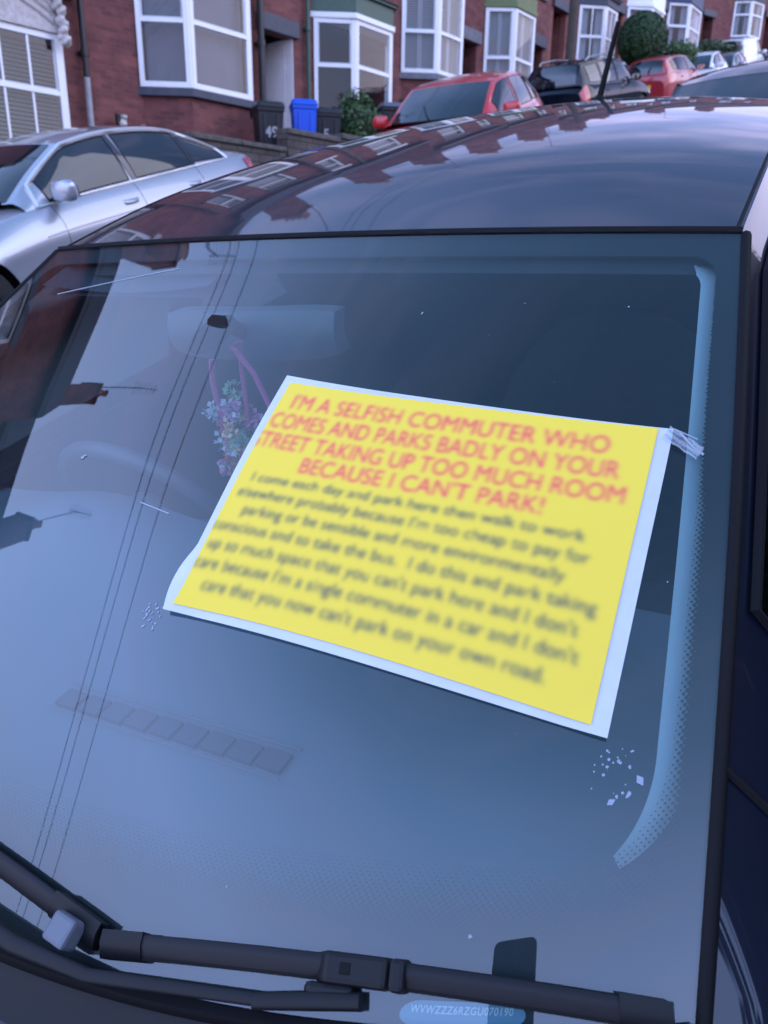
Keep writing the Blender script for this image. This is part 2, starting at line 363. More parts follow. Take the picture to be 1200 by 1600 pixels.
def house(idx, a0, a1, zf, spec, mirror=False, u=-12.25, side=1, base=None):
    Wd = a1-a0
    if base is None:
        org = SV*a1 + WV*u; org.z = zf; X = -SV; Y = WV.copy()
        mtx = Matrix(((X.x,Y.x,0,org.x),(X.y,Y.y,0,org.y),(0,0,1,org.z),(0,0,0,1)))
        fx = lambda a: a1-a
    else: mtx = base; fx = lambda a: a1-a
    root = empty('terraced_house', mtx, spec['label'], 'house', spec.get('group', 'terraced houses stepping up the street'))
    EH = spec.get('eaves', 5.9); GL = -2.4
    wm = spec.get('wall', RED1)
    # openings
    hasdoor = spec['door'] is not None
    dx1, dx0 = (fx(spec['door'][0]), fx(spec['door'][1])) if hasdoor else (Wd-.25, Wd-.95); dtop = spec.get('door_top', 2.25)
    bx1, bx0 = fx(spec['bay'][0]), fx(spec['bay'][1])
    ups = []
    cxs = [(bx0+bx1)/2] if Wd < 5 else [(bx0+bx1)/2]
    for c in cxs: ups.append((c-.62, c+.62, 3.55, 5.1))
    if spec.get('two_up', True): ups.append(((dx0+dx1)/2-.33, (dx0+dx1)/2+.33, 3.65, 5.1))
    ups = [h for h in ups if h[0] > .1 and h[1] < Wd-.1]
    bz = spec.get('bay_bottom', .75); bt = spec.get('bay_top', 2.65); tz = spec.get('transom', bz+1.05)
    b = MB(); wall_holes(b, 0, Wd, GL, EH, -.22, 0, ([(dx0, dx1, -.25, dtop)] if hasdoor else []) + ups + [(bx0+.12, bx1-.12, bz+.02, bt-.02)])
    b.quad((0,-8,GL),(0,-.0,GL),(0,-.0,EH),(0,-8,EH)); b.quad((Wd,0,GL),(Wd,-8,GL),(Wd,-8,EH),(Wd,0,EH)); b.quad((Wd,-8,GL),(0,-8,GL),(0,-8,EH),(Wd,-8,EH))
    rid = EH + 4*.78
    b.poly([(0,0,EH),(0,-4,rid),(0,-8,EH)][::-1]); b.poly([(Wd,0,EH),(Wd,-4,rid),(Wd,-8,EH)])
    b.build('wall', wm, root)
    # dark lining so that openings look into a room
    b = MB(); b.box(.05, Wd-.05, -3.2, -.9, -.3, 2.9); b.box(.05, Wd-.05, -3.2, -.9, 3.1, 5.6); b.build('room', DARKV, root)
    # roof
    b = MB(); t = .07
    b.extr([(-.0, .32, EH-.25+.0), (-.0, -4, rid), (-.0, -4, rid+t), (-.0, .32, EH-.25+t)], (Wd, 0, 0)); b.extr([(0,-4,rid),(0,-8.3,EH-.23),(0,-8.3,EH-.23+t),(0,-4,rid+t)], (Wd,0,0))
    rf = b.build('roof', SLATE, root)
    b = MB(); b.box(-.002, Wd+.002, .22, .34, EH-.36, EH-.25); b.box(0, Wd, .002, .2, EH-.30, EH-.2); b.build('gutter', spec.get('gutter', BLACKP), rf)
    b = MB(); cx = Wd if spec.get('chim', 1) == 1 else 0.0
    if spec.get('chim', 1):
        cx = Wd-.35
        b.box(cx-.35, cx+.35-.002, -4.6, -3.4, rid-.6, rid+1.15); b.box(cx-.40, cx+.38, -4.66, -3.34, rid+1.0, rid+1.10)
        ch = b.build('chimney', wm, rf); ch['label'] = 'brick chimney stack with clay pots'
        b = MB()
        for k in range(4): b.lathe([(.0,.0),(.12,.0),(.10,.35),(.13,.37),(.13,.42),(.09,.42),(.08,.1)], (cx-.02, -4.42+.28*k, rid+1.15), 'Z', 12)
        b.build('chimney_pots', mat('clay_pot', (.30,.14,.09), .8), rf, smooth=40)
        if spec.get('aerial', idx % 2 == 0):
            b = MB(); z = rid+1.2; b.tube([(cx-.25,-3.3,z-.6),(cx-.25,-3.3,z+1.7)], .018)
            b.tube([(cx-.25,-3.7,z+1.6),(cx-.25,-2.5,z+1.75)], .012)
            for k in range(7): b.tube([(cx-.5+.01*k,-3.6+.16*k,z+1.62+.02*k),(cx-.0-.01*k,-3.6+.16*k,z+1.62+.02*k)], .006)
            b.build('aerial', BLACKP, rf)
    # door
    if hasdoor:
        b = MB(); b.box(dx0-.12, dx1+.12, -.02, .10 if spec.get('lintel_proud', True) else .03, dtop, dtop+.30); b.build('door_lintel', spec.get('lintel', SILL), root, bevel=.01)
        rev = spec.get('reveal')
        dep = spec.get('door_depth', .7)
        b = MB(); b.box(dx0+.001, dx0+.02, -dep, -.24, -.25, dtop); b.box(dx1-.02, dx1-.001, -dep, -.24, -.25, dtop); b.build('porch_lining', rev or wm, root)
        if rev:
            b = MB(); b.box(dx0-.02, dx0+.012, -.235, -.0, -.25, dtop-.001)
            for zz in np.arange(.2, dtop, .30): b.box(dx0+.012, dx0+.017, -.6, -.01, zz, zz+.008)
            b.box(dx0+.012, dx0+.018, -.27, -.245, -.25, dtop-.01)
            b.build('reveal_panel', rev, root)
        b = MB(); b.box(dx0+.02, dx1-.02, -dep, -dep+.05, -.2, dtop); 
        for (pa, pb) in ((.12,.47),(.53,.88)):
            for (za, zb) in ((.05,.85),(1.0,1.85)): b.box(dx0+(dx1-dx0)*pa, dx0+(dx1-dx0)*pb, -dep+.05, -dep+.065, za, zb)
        dr = b.build('door', spec.get('door_mat', mat('door_dark_paint', (.03,.02,.025), .4)), root)
        b = MB(); b.tube([(dx0+.1,-dep+.05,.95),(dx0+.1,-dep+.10,.95),(dx0+.18,-dep+.10,.95)], .01); b.build('handle', CHROME, dr)
    # upper windows
    for (x0, x1, z0, z1) in ups:
        fb = MB(); g = MB(); face_frame(fb, g, (x1, -.12), (x0, -.12), z0, z1, z0+(z1-z0)*.62, .06, .06)
        wn = fb.build('window', WHITE, root); g.build('pane', HGLASS, wn)
        c = MB(); c.grid(lambda a, q: (x1-.05-(x1-x0-.1)*a, -.30+.02*math.sin(a*40), z0+.05+(z1-z0-.1)*q), 40, 1); c.build('curtain', CURT, wn)
        s_ = MB(); s_.box(x0-.1, x1+.1, -.1, .07, z0-.14, z0); s_.build('sill', spec.get('sill', SILL), wn); s_ = MB(); s_.box(x0-.1, x1+.1, -.02, .04, z1, z1+.2); s_.build('lintel', spec.get('sill', SILL), wn)
    # bay
    yb = .65; cs = spec.get('cant', .62)
    xa, xb = bx0, bx1                                # xa is the uphill end, xb the downhill end
    PL = [(xb, .0), (xb-cs, yb), (xa+cs, yb), (xa, .0)]   # walked from the downhill side, outward normal to the right
    def off(o_): return [(xb+o_*1.2, -.02), (xb-cs+o_*.6, yb+o_), (xa+cs-o_*.6, yb+o_), (xa-o_*1.2, -.02)]
    fr = spec.get('frame', WHITE)
    b = MB(); b.prism(off(-.02)[::-1], GL, bz-.14); bay = b.build('bay_window', wm, root); 
    b = MB(); b.prism(off(.07)[::-1], bz-.14, bz); b.build('sill', spec.get('sill', SILL), bay, bevel=.01)
    fb = MB(); g = MB()
    for k in range(3):
        face_frame(fb, g, PL[k], PL[k+1], bz, bt, tz, .085, .05, .09, mull=spec.get('mull', 0))
    for p in PL[1:3]: fb.prism([(p[0]+dx, p[1]+dy-.0) for dx, dy in ((-.055,-.05),(.055,-.05),(.045,.035),(-.045,.035))], bz+.001, bt-.001)
    fb.build('frame', fr, bay, bevel=.006); g.build('glass', HGLASS, bay)
    # fascia and bay roof
    fh = spec.get('fascia', .25)
    b = MB(); b.prism(off(.09)[::-1], bt, bt+.11); b.build('cornice', spec.get('cornice_mat', WHITE), bay, bevel=.012)
    b = MB(); b.prism(off(.055)[::-1], bt+.11, bt+.11+fh); b.prism(off(.12)[::-1], bt+.11+fh, bt+.17+fh); b.build('fascia', spec.get('fascia_mat', SILL), bay, bevel=.01)
    b = MB(); o1 = off(.16); o2 = [(xb-.05, 0), (xb-cs-.05, .12), (xa+cs+.05, .12), (xa+.05, 0)]; z1 = bt+.17+fh; z2 = z1+spec.get('bay_roof', .35)
    for k in range(3): b.quad((*o1[k], z1), (*o1[k+1], z1), (*o2[k+1], z2), (*o2[k], z2))
    b.poly([(*p, z2) for p in o2]); b.poly([(*p, z1) for p in o1][::-1]); b.build('bay_roof', SLATE, bay)
    # dressing behind the glass
    cur = spec.get('dress', 'curtain')
    if cur == 'blind':
        b = MB()
        for k in range(3):
            P = Vector((*PL[k], 0)); Q = Vector((*PL[k+1], 0)); d = (Q-P).normalized(); n = Vector((d.y,-d.x,0))
            P = P - n*.07 + d*.06; Q = Q - n*.07 - d*.06; z = bz+.05
            while z < bt-.08:
                c = [P, Q, Q-n*.035, P-n*.035]; b.poly([(v.x, v.y, z+(0 if q < 2 else .014)) for q, v in enumerate(c)]); z += .060
        b.build('blind', BLIND, bay)
    elif cur == 'shutter':
        b = MB()
        for k in range(3):
            P = Vector((*PL[k], 0)); Q = Vector((*PL[k+1], 0)); d = (Q-P).normalized(); n = Vector((d.y,-d.x,0)); Lq = (Q-P).length
            for (sa, sb) in ((.08, Lq*.47), (Lq*.53, Lq-.08)):
                p1 = P+d*sa-n*.06; p2 = P+d*sb-n*.06
                for q in (p1, p2): b.bar((q.x,q.y,bz+.05), (q.x,q.y,bt-.1), .03, .05)
                z = bz+.08
                while z < bt-.1:
                    c = [p1, p2, p2-n*.035, p1-n*.035]; b.poly([(v.x, v.y, z+(0 if q < 2 else .035)) for q, v in enumerate(c)]); z += .055
        b.build('shutter', BLIND, bay)
    elif cur == 'curtain':
        b = MB()
        for k in range(3):
            P = Vector((*PL[k], 0)); Q = Vector((*PL[k+1], 0)); d = (Q-P).normalized(); n = Vector((d.y,-d.x,0)); Lq = (Q-P).length
            for (sa, sb) in spec.get('cspans', ((.08, .38), (.66, .94))):
                b.grid(lambda a, q, sa=sa, sb=sb: tuple(P + d*(Lq*(sa+(sb-sa)*a)) - n*(.10+.018*math.sin(a*28)) + Vector((0,0,bz+.03+(bt-bz-.1)*q))), 30, 1)
        b.build('curtain', spec.get('curtain_mat', CURT), bay)
    elif cur == 'full':
        b = MB(); Q = off(-.16); b.prism(Q[::-1], bz+.02, bt-.12); b.build('net_curtain', mat('grey_net', (.15,.15,.18), .9, noise=.15, nscale=3), bay)
    return root, bay, (fx, bz, bt, PL)

G = 'terraced houses stepping up the street'
H = []
H.append(house(0, 3.4, 7.95, 2.35, dict(label='brick house with a carved pale stone arch over its blinded bay window', bay=(4.25,7.42), door=(3.45,4.15), bay_bottom=.30, bay_top=2.24, transom=1.42, dress='blind', mull=4, frame=WHITE, fascia_mat=CREAM, cornice_mat=CREAM, fascia=.55, sill=CREAM, cant=.40, eaves=7.4, bay_roof=.5)))
H.append(house(1, 7.95, 11.85, 3.5, dict(label='brick house whose white bay window stands on a dark sill behind the silver saloon', bay=(8.95,11.6), door=None, dress='full', bay_top=2.75, transom=1.80, two_up=True, gutter=BLACKP)))
H.append(house(2, 11.85, 16.3, 3.85, dict(label='brick house with a dark green fascia above its bay and a white panelled doorway', bay=(13.5,16.0), door=(11.98,12.85), reveal=WHITEP, door_top=1.90, bay_bottom=.50, bay_top=2.42, transom=1.52, dress='none', fascia_mat=GREENP, cornice_mat=WHITE, fascia=.35, door_depth=1.2, sill=WHITE)))
H.append(house(3, 16.3, 20.25, 5.0, dict(label='brick house with slatted shutters in its bay on a grey sill above the red car', bay=(16.65,18.95), door=(19.25,20.1), sill=SILLG, dress='shutter', bay_top=2.75, transom=1.65, lintel=SILLG, door_top=2.0)))
H.append(house(4, 20.25, 24.3, 5.35, dict(label='brick house with an olive green fascia over its white bay', bay=(20.5,22.6), door=(23.1,23.95), dress='shutter', fascia_mat=OLIVE, cornice_mat=OLIVE, fascia=.35, bay_top=2.62, transom=1.4, cant=.5)))
H.append(house(5, 24.3, 28.6, 6.6, dict(label='brick house whose hipped slate bay roof rises behind the dark estate car', wall=RED2, bay=(26.3,28.4), door=(24.5,25.4), dress='curtain', fascia_mat=SILL, fascia=.12, cornice_mat=SILL, bay_roof=1.25, bay_top=2.7, mull=1)))
H.append(house(6, 28.6, 32.9, 7.5, dict(label='house with a white painted bay left of the round topiary', wall=RED2, bay=(30.2,32.6), door=(28.9,29.8), dress='full', fascia_mat=WHITE, fascia=.9, cornice_mat=WHITE, bay_top=2.6)))
H.append(house(12, -1.2, 3.4, 1.5, dict(label='brick house next downhill of the stone arched bay, seen only in reflections', bay=(.2,2.7), door=(-1.0,-.1), eaves=7.2, dress='curtain', aerial=True)))
H.append(house(14, -6.2, -1.2, .6, dict(label='brick house two doors downhill of the stone arched bay, seen only in reflections', bay=(-4.6,-2.0), door=(-6.0,-5.1), eaves=7.2, dress='curtain', aerial=True)))
H.append(house(7, 32.9, 37.2, 8.5, dict(label='brick house with a navy blue canopy above its bay, over the round topiary', bay=(34.2,36.8), door=(33.1,34.0), dress='curtain', fascia_mat=NAVYP, fascia=.7, cornice_mat=NAVYP, bay_top=2.6)))
# the far end of the row, where the street bends to the right and the fronts turn towards us
def turned(px_x, px_y, ang, zf):
    X = Vector((-math.sin(ang), -math.cos(ang), 0)); Y = Vector((math.cos(ang), -math.sin(ang), 0))
    return Matrix(((X.x,Y.x,0,px_x),(X.y,Y.y,0,px_y),(0,0,1,zf),(0,0,0,1)))
far = [(-8.91, 45.17, 27, 10.7), (-6.32, 50.25, 27, 11.5), (-3.73, 55.33, 27, 12.3), (-1.14, 60.4, 27, 13.2)]
fl = ['far brick house with a small white bay just above the pale van', 'far brick house between the two small white bays over the vans',
      'far brick house with a white bay at the right edge of the photo', 'last far brick house, mostly beyond the right edge']
for k, (x, y, an, zf) in enumerate(far):
    H.append(house(8+k, 0, 5.69, zf, dict(label=fl[k], bay=(.9,3.2), door=(4.0,4.9), dress='curtain' if k != 1 else 'full', fascia_mat=SILL, fascia=.15, cornice_mat=SILL, bay_top=2.5, bay_bottom=.8), base=turned(x, y, R(an), zf)))

# carved arch over the blinded bay
root, bay, (fx, bz, bt, PL) = H[0]
b = MB(); P = Vector((*PL[1], 0)); Q = Vector((*PL[2], 0)); d = (Q-P).normalized(); n = Vector((d.y,-d.x,0)); Lq = (Q-P).length
for (rr, th, dp) in ((.0,.05,.17),(.09,.045,.14),(.17,.04,.11)):
    pts = []
    for k in range(25):
        t = k/24; s = (t-.5)*2; z = bt+.12+rr*1.4+.34*(1-s*s)
        pts.append(P+d*(Lq*(.02+.96*t))+n*(.06)+Vector((0,0,z)))
    b.tube(pts, th*.55, 6)
arch = b.build('arch_moulding', CREAM, bay, smooth=50)
random.seed(3)
for e in (P+d*.0, Q-d*.0):
    b = MB()
    for k in range(26):
        t = k/25; c = e + n*(.10+.10*(1-t)+random.uniform(-.02,.03)) + d*random.uniform(-.07,.07) + Vector((0,0,bt-.12+t*.75))
        b.ball(c, random.uniform(.035,.075), None, None, 9, 6, fn=lambda v: 1+.25*math.sin(v.x*7+v.z*9))
    b.build('carved_corbel', CREAM, bay, smooth=60)
b = MB(); b.ball(P.lerp(Q,.5)+n*.13+Vector((0,0,bt+.58)), .07, .05, .09, 10, 8); b.build('keystone', CREAM, bay, smooth=60)
b = MB(); o1 = [(PL[0][0]+.35, 0), (PL[1][0]+.22, PL[1][1]+.38), (PL[2][0]-.22, PL[2][1]+.38), (PL[3][0]-.35, 0)]
b.prism(o1[::-1], bt+.74, bt+.86); b.build('bay_eaves', SILL, bay, bevel=.02)

# drainpipes on the fronts: parts of their houses
def pipe(hi, a, y, z0, z1, m, r=.045, name='drainpipe'):
    root, bay, (fx, *_r) = H[hi]; b = MB(); x = fx(a)
    b.tube([(x, y, z0), (x, y, z1)], r, 10)
    for z in np.arange(z0+.3, z1, 1.6): b.lathe([(r,0),(r+.018,.0),(r+.018,.10),(r,.10)], (x, y, z), 'Z', 10); b.box(x-.07, x+.07, 0, y, z+.03, z+.07)
    b.build(name, m, root, smooth=40)
pipe(0, 7.80, .12, -1.2, 1.85, GREYP, .05); pipe(0, 7.80, .12, 1.86, 6.1, BLACKP, .05)
pipe(1, 11.80, .14, -1.6, 5.6, BLACKP, .07)
pipe(2, 13.22, .10, -1.4, 5.6, GREENP, .045)
pipe(4, 22.95, .10, -1.4, 5.6, BLACKP, .045)

# ------------------------------------------------------------------ front gardens
b = MB()
gl = [(-6, 1.3), (2, 2.2), (7.9, 2.75), (11.2, 3.25), (13.0, 3.5), (16.2, 4.1), (20.2, 4.8), (28, 6.3), (37, 8.3)]
for k in range(len(gl)-1):
    a0, z0 = gl[k]; a1, _ = gl[k+1]
    A = SV*a0+WV*-10.35; B = SV*a1+WV*-10.35; C_ = SV*a1+WV*-12.25; D = SV*a0+WV*-12.25
    b.poly([(v.x, v.y, z0) for v in (A, D, C_, B)])
o = b.build('garden_terrace', SOIL); tag(o, kind='structure')
def garden_wall(a0, a1, u, ztop, lab, zdrop=2.0, thick=.28):
    root = empty('garden_wall', Matrix.Translation(SV*a0+WV*u+Vector((0,0,ztop-.6))), lab, 'wall', 'low stone garden walls along the pavement')
    o_ = SV*a0+WV*u+Vector((0,0,ztop-.6)); loc = lambda a, uu, z: tuple(SV*a+WV*uu+Vector((0,0,z))-o_)
    b = MB(); pts = [loc(a0,u,ztop-zdrop), loc(a1,u,ztop-zdrop), loc(a1,u,ztop-.09), loc(a0,u,ztop-.09)]; b.extr(pts, tuple(WV*-thick)); b.build('stonework', STONEW, root)
    b = MB(); n_ = max(1, int((a1-a0)/.75))
    for k in range(n_):
        x0 = a0+(a1-a0)*k/n_+.006; x1 = a0+(a1-a0)*(k+1)/n_-.006; dz = random.uniform(-.012,.012)
        b.extr([loc(x0,u+.05,ztop-.09), loc(x1,u+.05,ztop-.09), loc(x1,u+.05,ztop+dz), loc(x0,u+.05,ztop+dz)], tuple(WV*-(thick+.1)))
    b.build('coping', COPE, root, bevel=.02)
garden_wall(2.0, 8.35, -10.3, 2.75, 'stone garden wall hidden behind the silver saloon')
garden_wall(8.4, 10.6, -10.3, 3.32, 'weathered stone garden wall below the brick bay, behind the silver saloon boot')
garden_wall(10.65, 12.1, -10.3, 3.64, 'weathered stone garden wall in front of the blue recycling bin')
garden_wall(12.15, 15.2, -10.3, 3.72, 'stone garden wall in front of the ivy bush')
garden_wall(15.3, 24, -10.3, 4.5, 'stone garden wall behind the red hatchback')

# wheelie bins
def bin_(p, yaw, m, lab, h=1.07, wd=.55, dp=.55, digits=None, group=None, lid=None):
    root = empty('wheelie_bin', Matrix.Translation(p) @ rmz(yaw), lab, 'wheelie bin', group)
    b = MB(); w0, d0 = wd*.40, dp*.38; w1, d1 = wd*.5, dp*.5
    lv = [(.06, w0, d0), (h*.82, w1*.96, d1*.95), (h*.84, w1*1.02, d1*1.02), (h*.92, w1*1.03, d1*1.03)]
    for k in range(3):
        z0, a0, c0 = lv[k]; z1, a1, c1 = lv[k+1]
        r0 = [(-a0,-c0),(a0,-c0),(a0,c0),(-a0,c0)]; r1 = [(-a1,-c1),(a1,-c1),(a1,c1),(-a1,c1)]
        for j in range(4): b.quad((*r0[j],z0),(*r0[(j+1)%4],z0),(*r1[(j+1)%4],z1),(*r1[j],z1))
    b.poly([(-w0,-d0,.06),(-w0,d0,.06),(w0,d0,.06),(w0,-d0,.06)])
    for s in (-.5,.5): b.box(s*wd*.5-.015, s*wd*.5+.015, -d1*1.0-.004, -d1*.86, h*.3, h*.8)
    body = b.build('bin_body', m, root, bevel=.012)
    b = MB()
    def lidf(a, q):
        x = (a-.5)*2*w1*1.10; y = -d1*1.12+(q)*2*d1*1.12; e = min(a, 1-a, q, 1-q)*8; z = h*.92+.03+.035*min(1, e)+.03*math.sin(math.pi*q)
        if min(a,1-a,q,1-q) < .001: z = h*.92-.02
        return (x, y, z)
    b.grid(lidf, 16, 16); b.build('lid', lid or m, root, smooth=50)
    b = MB(); b.tube([(-w1*.8, d1*1.05, h*.9), (-w1*.8, d1*1.25, h*.93), (w1*.8, d1*1.25, h*.93), (w1*.8, d1*1.05, h*.9)], .016); b.build('handle', m, root)
    for s in (-1, 1):
        b = MB(); b.lathe([(.0,-.025),(.10,-.025),(.10,.025),(0,.025)], (s*w0*1.05, d0+.02, .10), 'X', 18); b.build('wheel', RUBBER, root)
    if digits:
        tcu = bpy.data.curves.new('digits', 'FONT'); tcu.body = digits; tcu.size = .26; tcu.extrude = .001; tcu.offset = .006
        t = bpy.data.objects.new('painted_number', tcu); COL.objects.link(t); t.parent = root
        dg = bpy.context.evaluated_depsgraph_get(); me = bpy.data.meshes.new_from_object(t.evaluated_get(dg)); bpy.data.objects.remove(t)
        me.materials.clear(); me.materials.append(mat('white_bin_paint', (.33,.33,.36), .7)); o = bpy.data.objects.new('painted_number', me); COL.objects.link(o); o.parent = root
        tilt = math.atan2(dp*.12, h*.76)
        o.matrix_local = Matrix.Translation((-.13, -dp*.462, h*.42)) @ rmx(math.pi/2+tilt*.9)
    return root
def ap(a, u, z): p = SV*a+WV*u; return Vector((p.x, p.y, z))
VY = R(18)                                           # bins turned a little towards the street's lower end
bin_(ap(10.85,-11.0,3.08), R(50), BINBLK, 'black wheelie bin with a white painted 49, left of the blue bin', 1.07, .50, .55, '49', 'wheelie bins in the front gardens')
bin_(ap(11.72,-10.9,3.23), R(42), BINBLU, 'bright blue recycling bin between black bins', 1.07, .47, .50, None, 'wheelie bins in the front gardens')
bin_(ap(12.62,-11.1,3.28), R(45), BINBLK, 'black wheelie bin half hidden behind the ivy bush, right of the blue bin', 1.0, .50, .55, '5', 'wheelie bins in the front gardens')
bin_(ap(14.7,-11.0,3.56), R(42), BINBLK, 'black wheelie bin with a pale grey lid, right of the ivy bush', 1.10, .58, .70, None, 'wheelie bins in the front gardens', mat('bin_lid_grey', (.10,.11,.15), .35))

# shrubs and topiary: many small leaves through a volume
def leaves(name, c, rx_, ry_, rz_, n, size, cols, lab, cat, shell=.55, grp=None, flat=False, stem=True):
    root = empty(name, Matrix.Translation(c), lab, cat, grp)
    rnd = random.Random(hash(lab) % 9999 if False else len(lab)*7+n)
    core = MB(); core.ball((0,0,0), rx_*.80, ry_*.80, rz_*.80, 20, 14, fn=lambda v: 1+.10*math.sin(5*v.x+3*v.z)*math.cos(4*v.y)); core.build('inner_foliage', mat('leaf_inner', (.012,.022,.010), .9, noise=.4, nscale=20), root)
    for ci, col in enumerate(cols):
        b = MB()
        for _ in range(n//len(cols)):
            while True:
                v = Vector((rnd.gauss(0,1), rnd.gauss(0,1), rnd.gauss(0,1)))
                if v.length > .1: break
            v.normalize(); rr = shell+(1-shell)*rnd.random()**.5; lump = 1 if flat else 1+.13*math.sin(6*v.x+2)*math.sin(5*v.y+1)+.1*math.sin(9*v.z)
            p = Vector((v.x*rx_, v.y*ry_, v.z*rz_))*rr*lump
            d = (v+Vector((rnd.uniform(-1,1),rnd.uniform(-1,1),rnd.uniform(-1,1)))*.8).normalized(); t = d.cross(Vector((rnd.uniform(-1,1),rnd.uniform(-1,1),rnd.uniform(-1,1)))).normalized(); s_ = size*rnd.uniform(.6,1.3)
            u = d.cross(t)
            b.poly([p-t*s_*.5, p+u*s_*.28, p+t*s_*.6, p-u*s_*.28])
        b.build('foliage', mat('leaf_%d_%s' % (ci, name), col, .55, noise=.3, nscale=5), root)
    if stem:
        b = MB()
        for k in range(4): b.tube([(rnd.uniform(-.06,.06), rnd.uniform(-.06,.06), -rz_*1.15), (rnd.uniform(-.2,.2)*rx_, rnd.uniform(-.2,.2)*ry_, 0)], [.025,.012], 6)
        b.build('stems', mat('bark', (.06,.04,.03), .9), root)
    return root
leaves('ivy_bush', ap(13.42,-11.0,4.10), .52, .55, .62, 2600, .085, [(.035,.085,.020),(.06,.14,.03),(.02,.05,.018)], 'leafy green bush between two black bins, in front of the green fascia bay', 'bush')
leaves('garden_bush', ap(16.0,-11.3,4.60), .55, .55, .42, 1500, .09, [(.04,.09,.02),(.07,.13,.035)], 'low green bush under the shuttered bay, behind the red hatchback', 'bush')
leaves('topiary_bush', Vector((-5.75,28.6,8.25)), .80, .80, .80, 9000, .085, [(.014,.045,.012),(.022,.065,.016)], 'round clipped dark green topiary above the parked cars', 'topiary', .9, None, True)
leaves('garden_bush', Vector((-4.75,29.8,7.95)), .6, .6, .4, 1500, .1, [(.03,.055,.015),(.05,.075,.02)], 'loose yellowish bush at the right foot of the round topiary', 'bush')
leaves('garden_hedge', Vector((-5.6,39.0,9.9)), 1.6, .8, .45, 3000, .12, [(.02,.05,.014),(.035,.07,.02)], 'rough hedge in front of the far brick houses, left of the van', 'hedge')

# planter, ornament on the brick house by the silver saloon
root = empty('stone_planter', Matrix.Translation(ap(8.35,-12.05,3.55)), 'small carved white stone head fixed by the grey drainpipe', 'ornament')
b = MB(); b.ball((0,0,0), .09, .08, .13, 14, 12, fn=lambda v: 1+.22*math.sin(9*v.x)*math.sin(8*v.z+1)); b.box(-.09,.09,-.05,.05,.10,.15); b.build('carving', CREAM, root, smooth=50)
b = MB(); b.box(-.13,.13,-.09,.04,-.17,-.11); b.box(-.03,.03,-.12,.0,-.16,.16); b.build('bracket', BLACKP, root, bevel=.01)
root = empty('garden_marker', Matrix.Translation(ap(8.75,-12.0,3.2)), 'small pink card on a thin dark stake against the brick wall', 'marker')
b = MB(); b.box(-.045,.045,-.004,.004,.28,.40); b.build('card', mat('pink_card', (.55,.22,.22), .7), root, bevel=.002)
b = MB(); b.box(-.008,.008,-.012,-.005,-.5,.30); b.build('stake', BLACKP, root)

# ------------------------------------------------------------------ cars
# a car's own frame: y runs from the nose to the tail, x to its left, z up, wheels on z = 0
HATCH = dict(
  ws=dict(rail=[(.675,0,.98),(.634,.35,1.185),(.587,.701,1.358)], cen=[(0,-.17,.975),(0,.25,1.195),(0,.665,1.374)]),
  roof=dict(rail=[(.587,.701,1.358),(.588,1.0,1.402),(.583,1.4,1.428),(.572,1.8,1.428),(.555,2.2,1.398),(.53,2.5,1.345)],
            cen=[(0,.665,1.374),(0,.98,1.432),(0,1.4,1.469),(0,1.8,1.474),(0,2.2,1.452),(0,2.55,1.405)]),
  rw=dict(rail=[(.53,2.5,1.345),(.58,2.66,1.20),(.63,2.78,1.0)], cen=[(0,2.55,1.405),(0,2.74,1.22),(0,2.86,1.0)]),
  y0=-1.05, y1=2.92, z0=.20,
  zs=[(-1.05,.50),(-1.0,.60),(-.85,.70),(-.5,.82),(-.15,.895),(.1,.925),(.8,.95),(1.6,.985),(2.4,1.01),(2.8,.98),(2.92,.80)],
  zc=[(-1.05,.52),(-1.0,.66),(-.85,.79),(-.5,.90),(-.2,.955),(.1,.98),(1,.99),(2.5,1.0),(2.86,.99),(2.92,.85)],
  wsh=[(-1.05,.42),(-.97,.58),(-.8,.68),(-.4,.745),(0,.775),(.8,.79),(1.6,.79),(2.3,.765),(2.75,.70),(2.92,.60)],
  hw=[(-1.05,.48),(-.97,.66),(-.8,.78),(-.4,.838),(.5,.842),(1.5,.842),(2.3,.838),(2.75,.77),(2.92,.66)],
  wheels=(-.30,2.17), wr=.31, wx=.73, win=[(.28,1.10,.10,.90),(1.20,1.92,.10,.90),(1.98,2.36,.14,.86)], cowl=True)
SEDAN = dict(
  ws=dict(rail=[(.66,1.22,.98),(.62,1.55,1.17),(.575,1.92,1.34)], cen=[(0,1.02,.985),(0,1.42,1.20),(0,1.85,1.375)]),
  roof=dict(rail=[(.575,1.92,1.34),(.57,2.3,1.385),(.565,2.7,1.39),(.56,3.1,1.365),(.55,3.4,1.32)], cen=[(0,1.85,1.375),(0,2.3,1.43),(0,2.7,1.44),(0,3.1,1.42),(0,3.45,1.365)]),
  rw=dict(rail=[(.55,3.4,1.32),(.58,3.75,1.20),(.62,4.08,1.07),(.64,4.3,1.01)], cen=[(0,3.45,1.365),(0,3.85,1.22),(0,4.2,1.08),(0,4.38,1.03)]),
  y0=0, y1=4.69, z0=.20,
  zs=[(0,.50),(.05,.60),(.3,.73),(.8,.84),(1.2,.91),(1.5,.93),(2.5,.95),(3.5,.975),(4.2,.99),(4.6,.96),(4.69,.82)],
  zc=[(0,.54),(.05,.66),(.3,.82),(.8,.93),(1.05,.97),(2.5,.97),(4.3,1.03),(4.6,1.04),(4.69,.88)],
  wsh=[(0,.45),(.1,.64),(.5,.74),(1.2,.78),(2.5,.80),(3.8,.78),(4.4,.73),(4.69,.6)],
  hw=[(0,.52),(.1,.76),(.5,.87),(.8,.895),(2.5,.90),(3.8,.895),(4.4,.85),(4.69,.66)],
  wheels=(.50,3.56), wr=.33, wx=.79, win=[(1.48,2.44,.08,.90),(2.54,3.40,.08,.90),(3.44,3.98,.14,.86)])
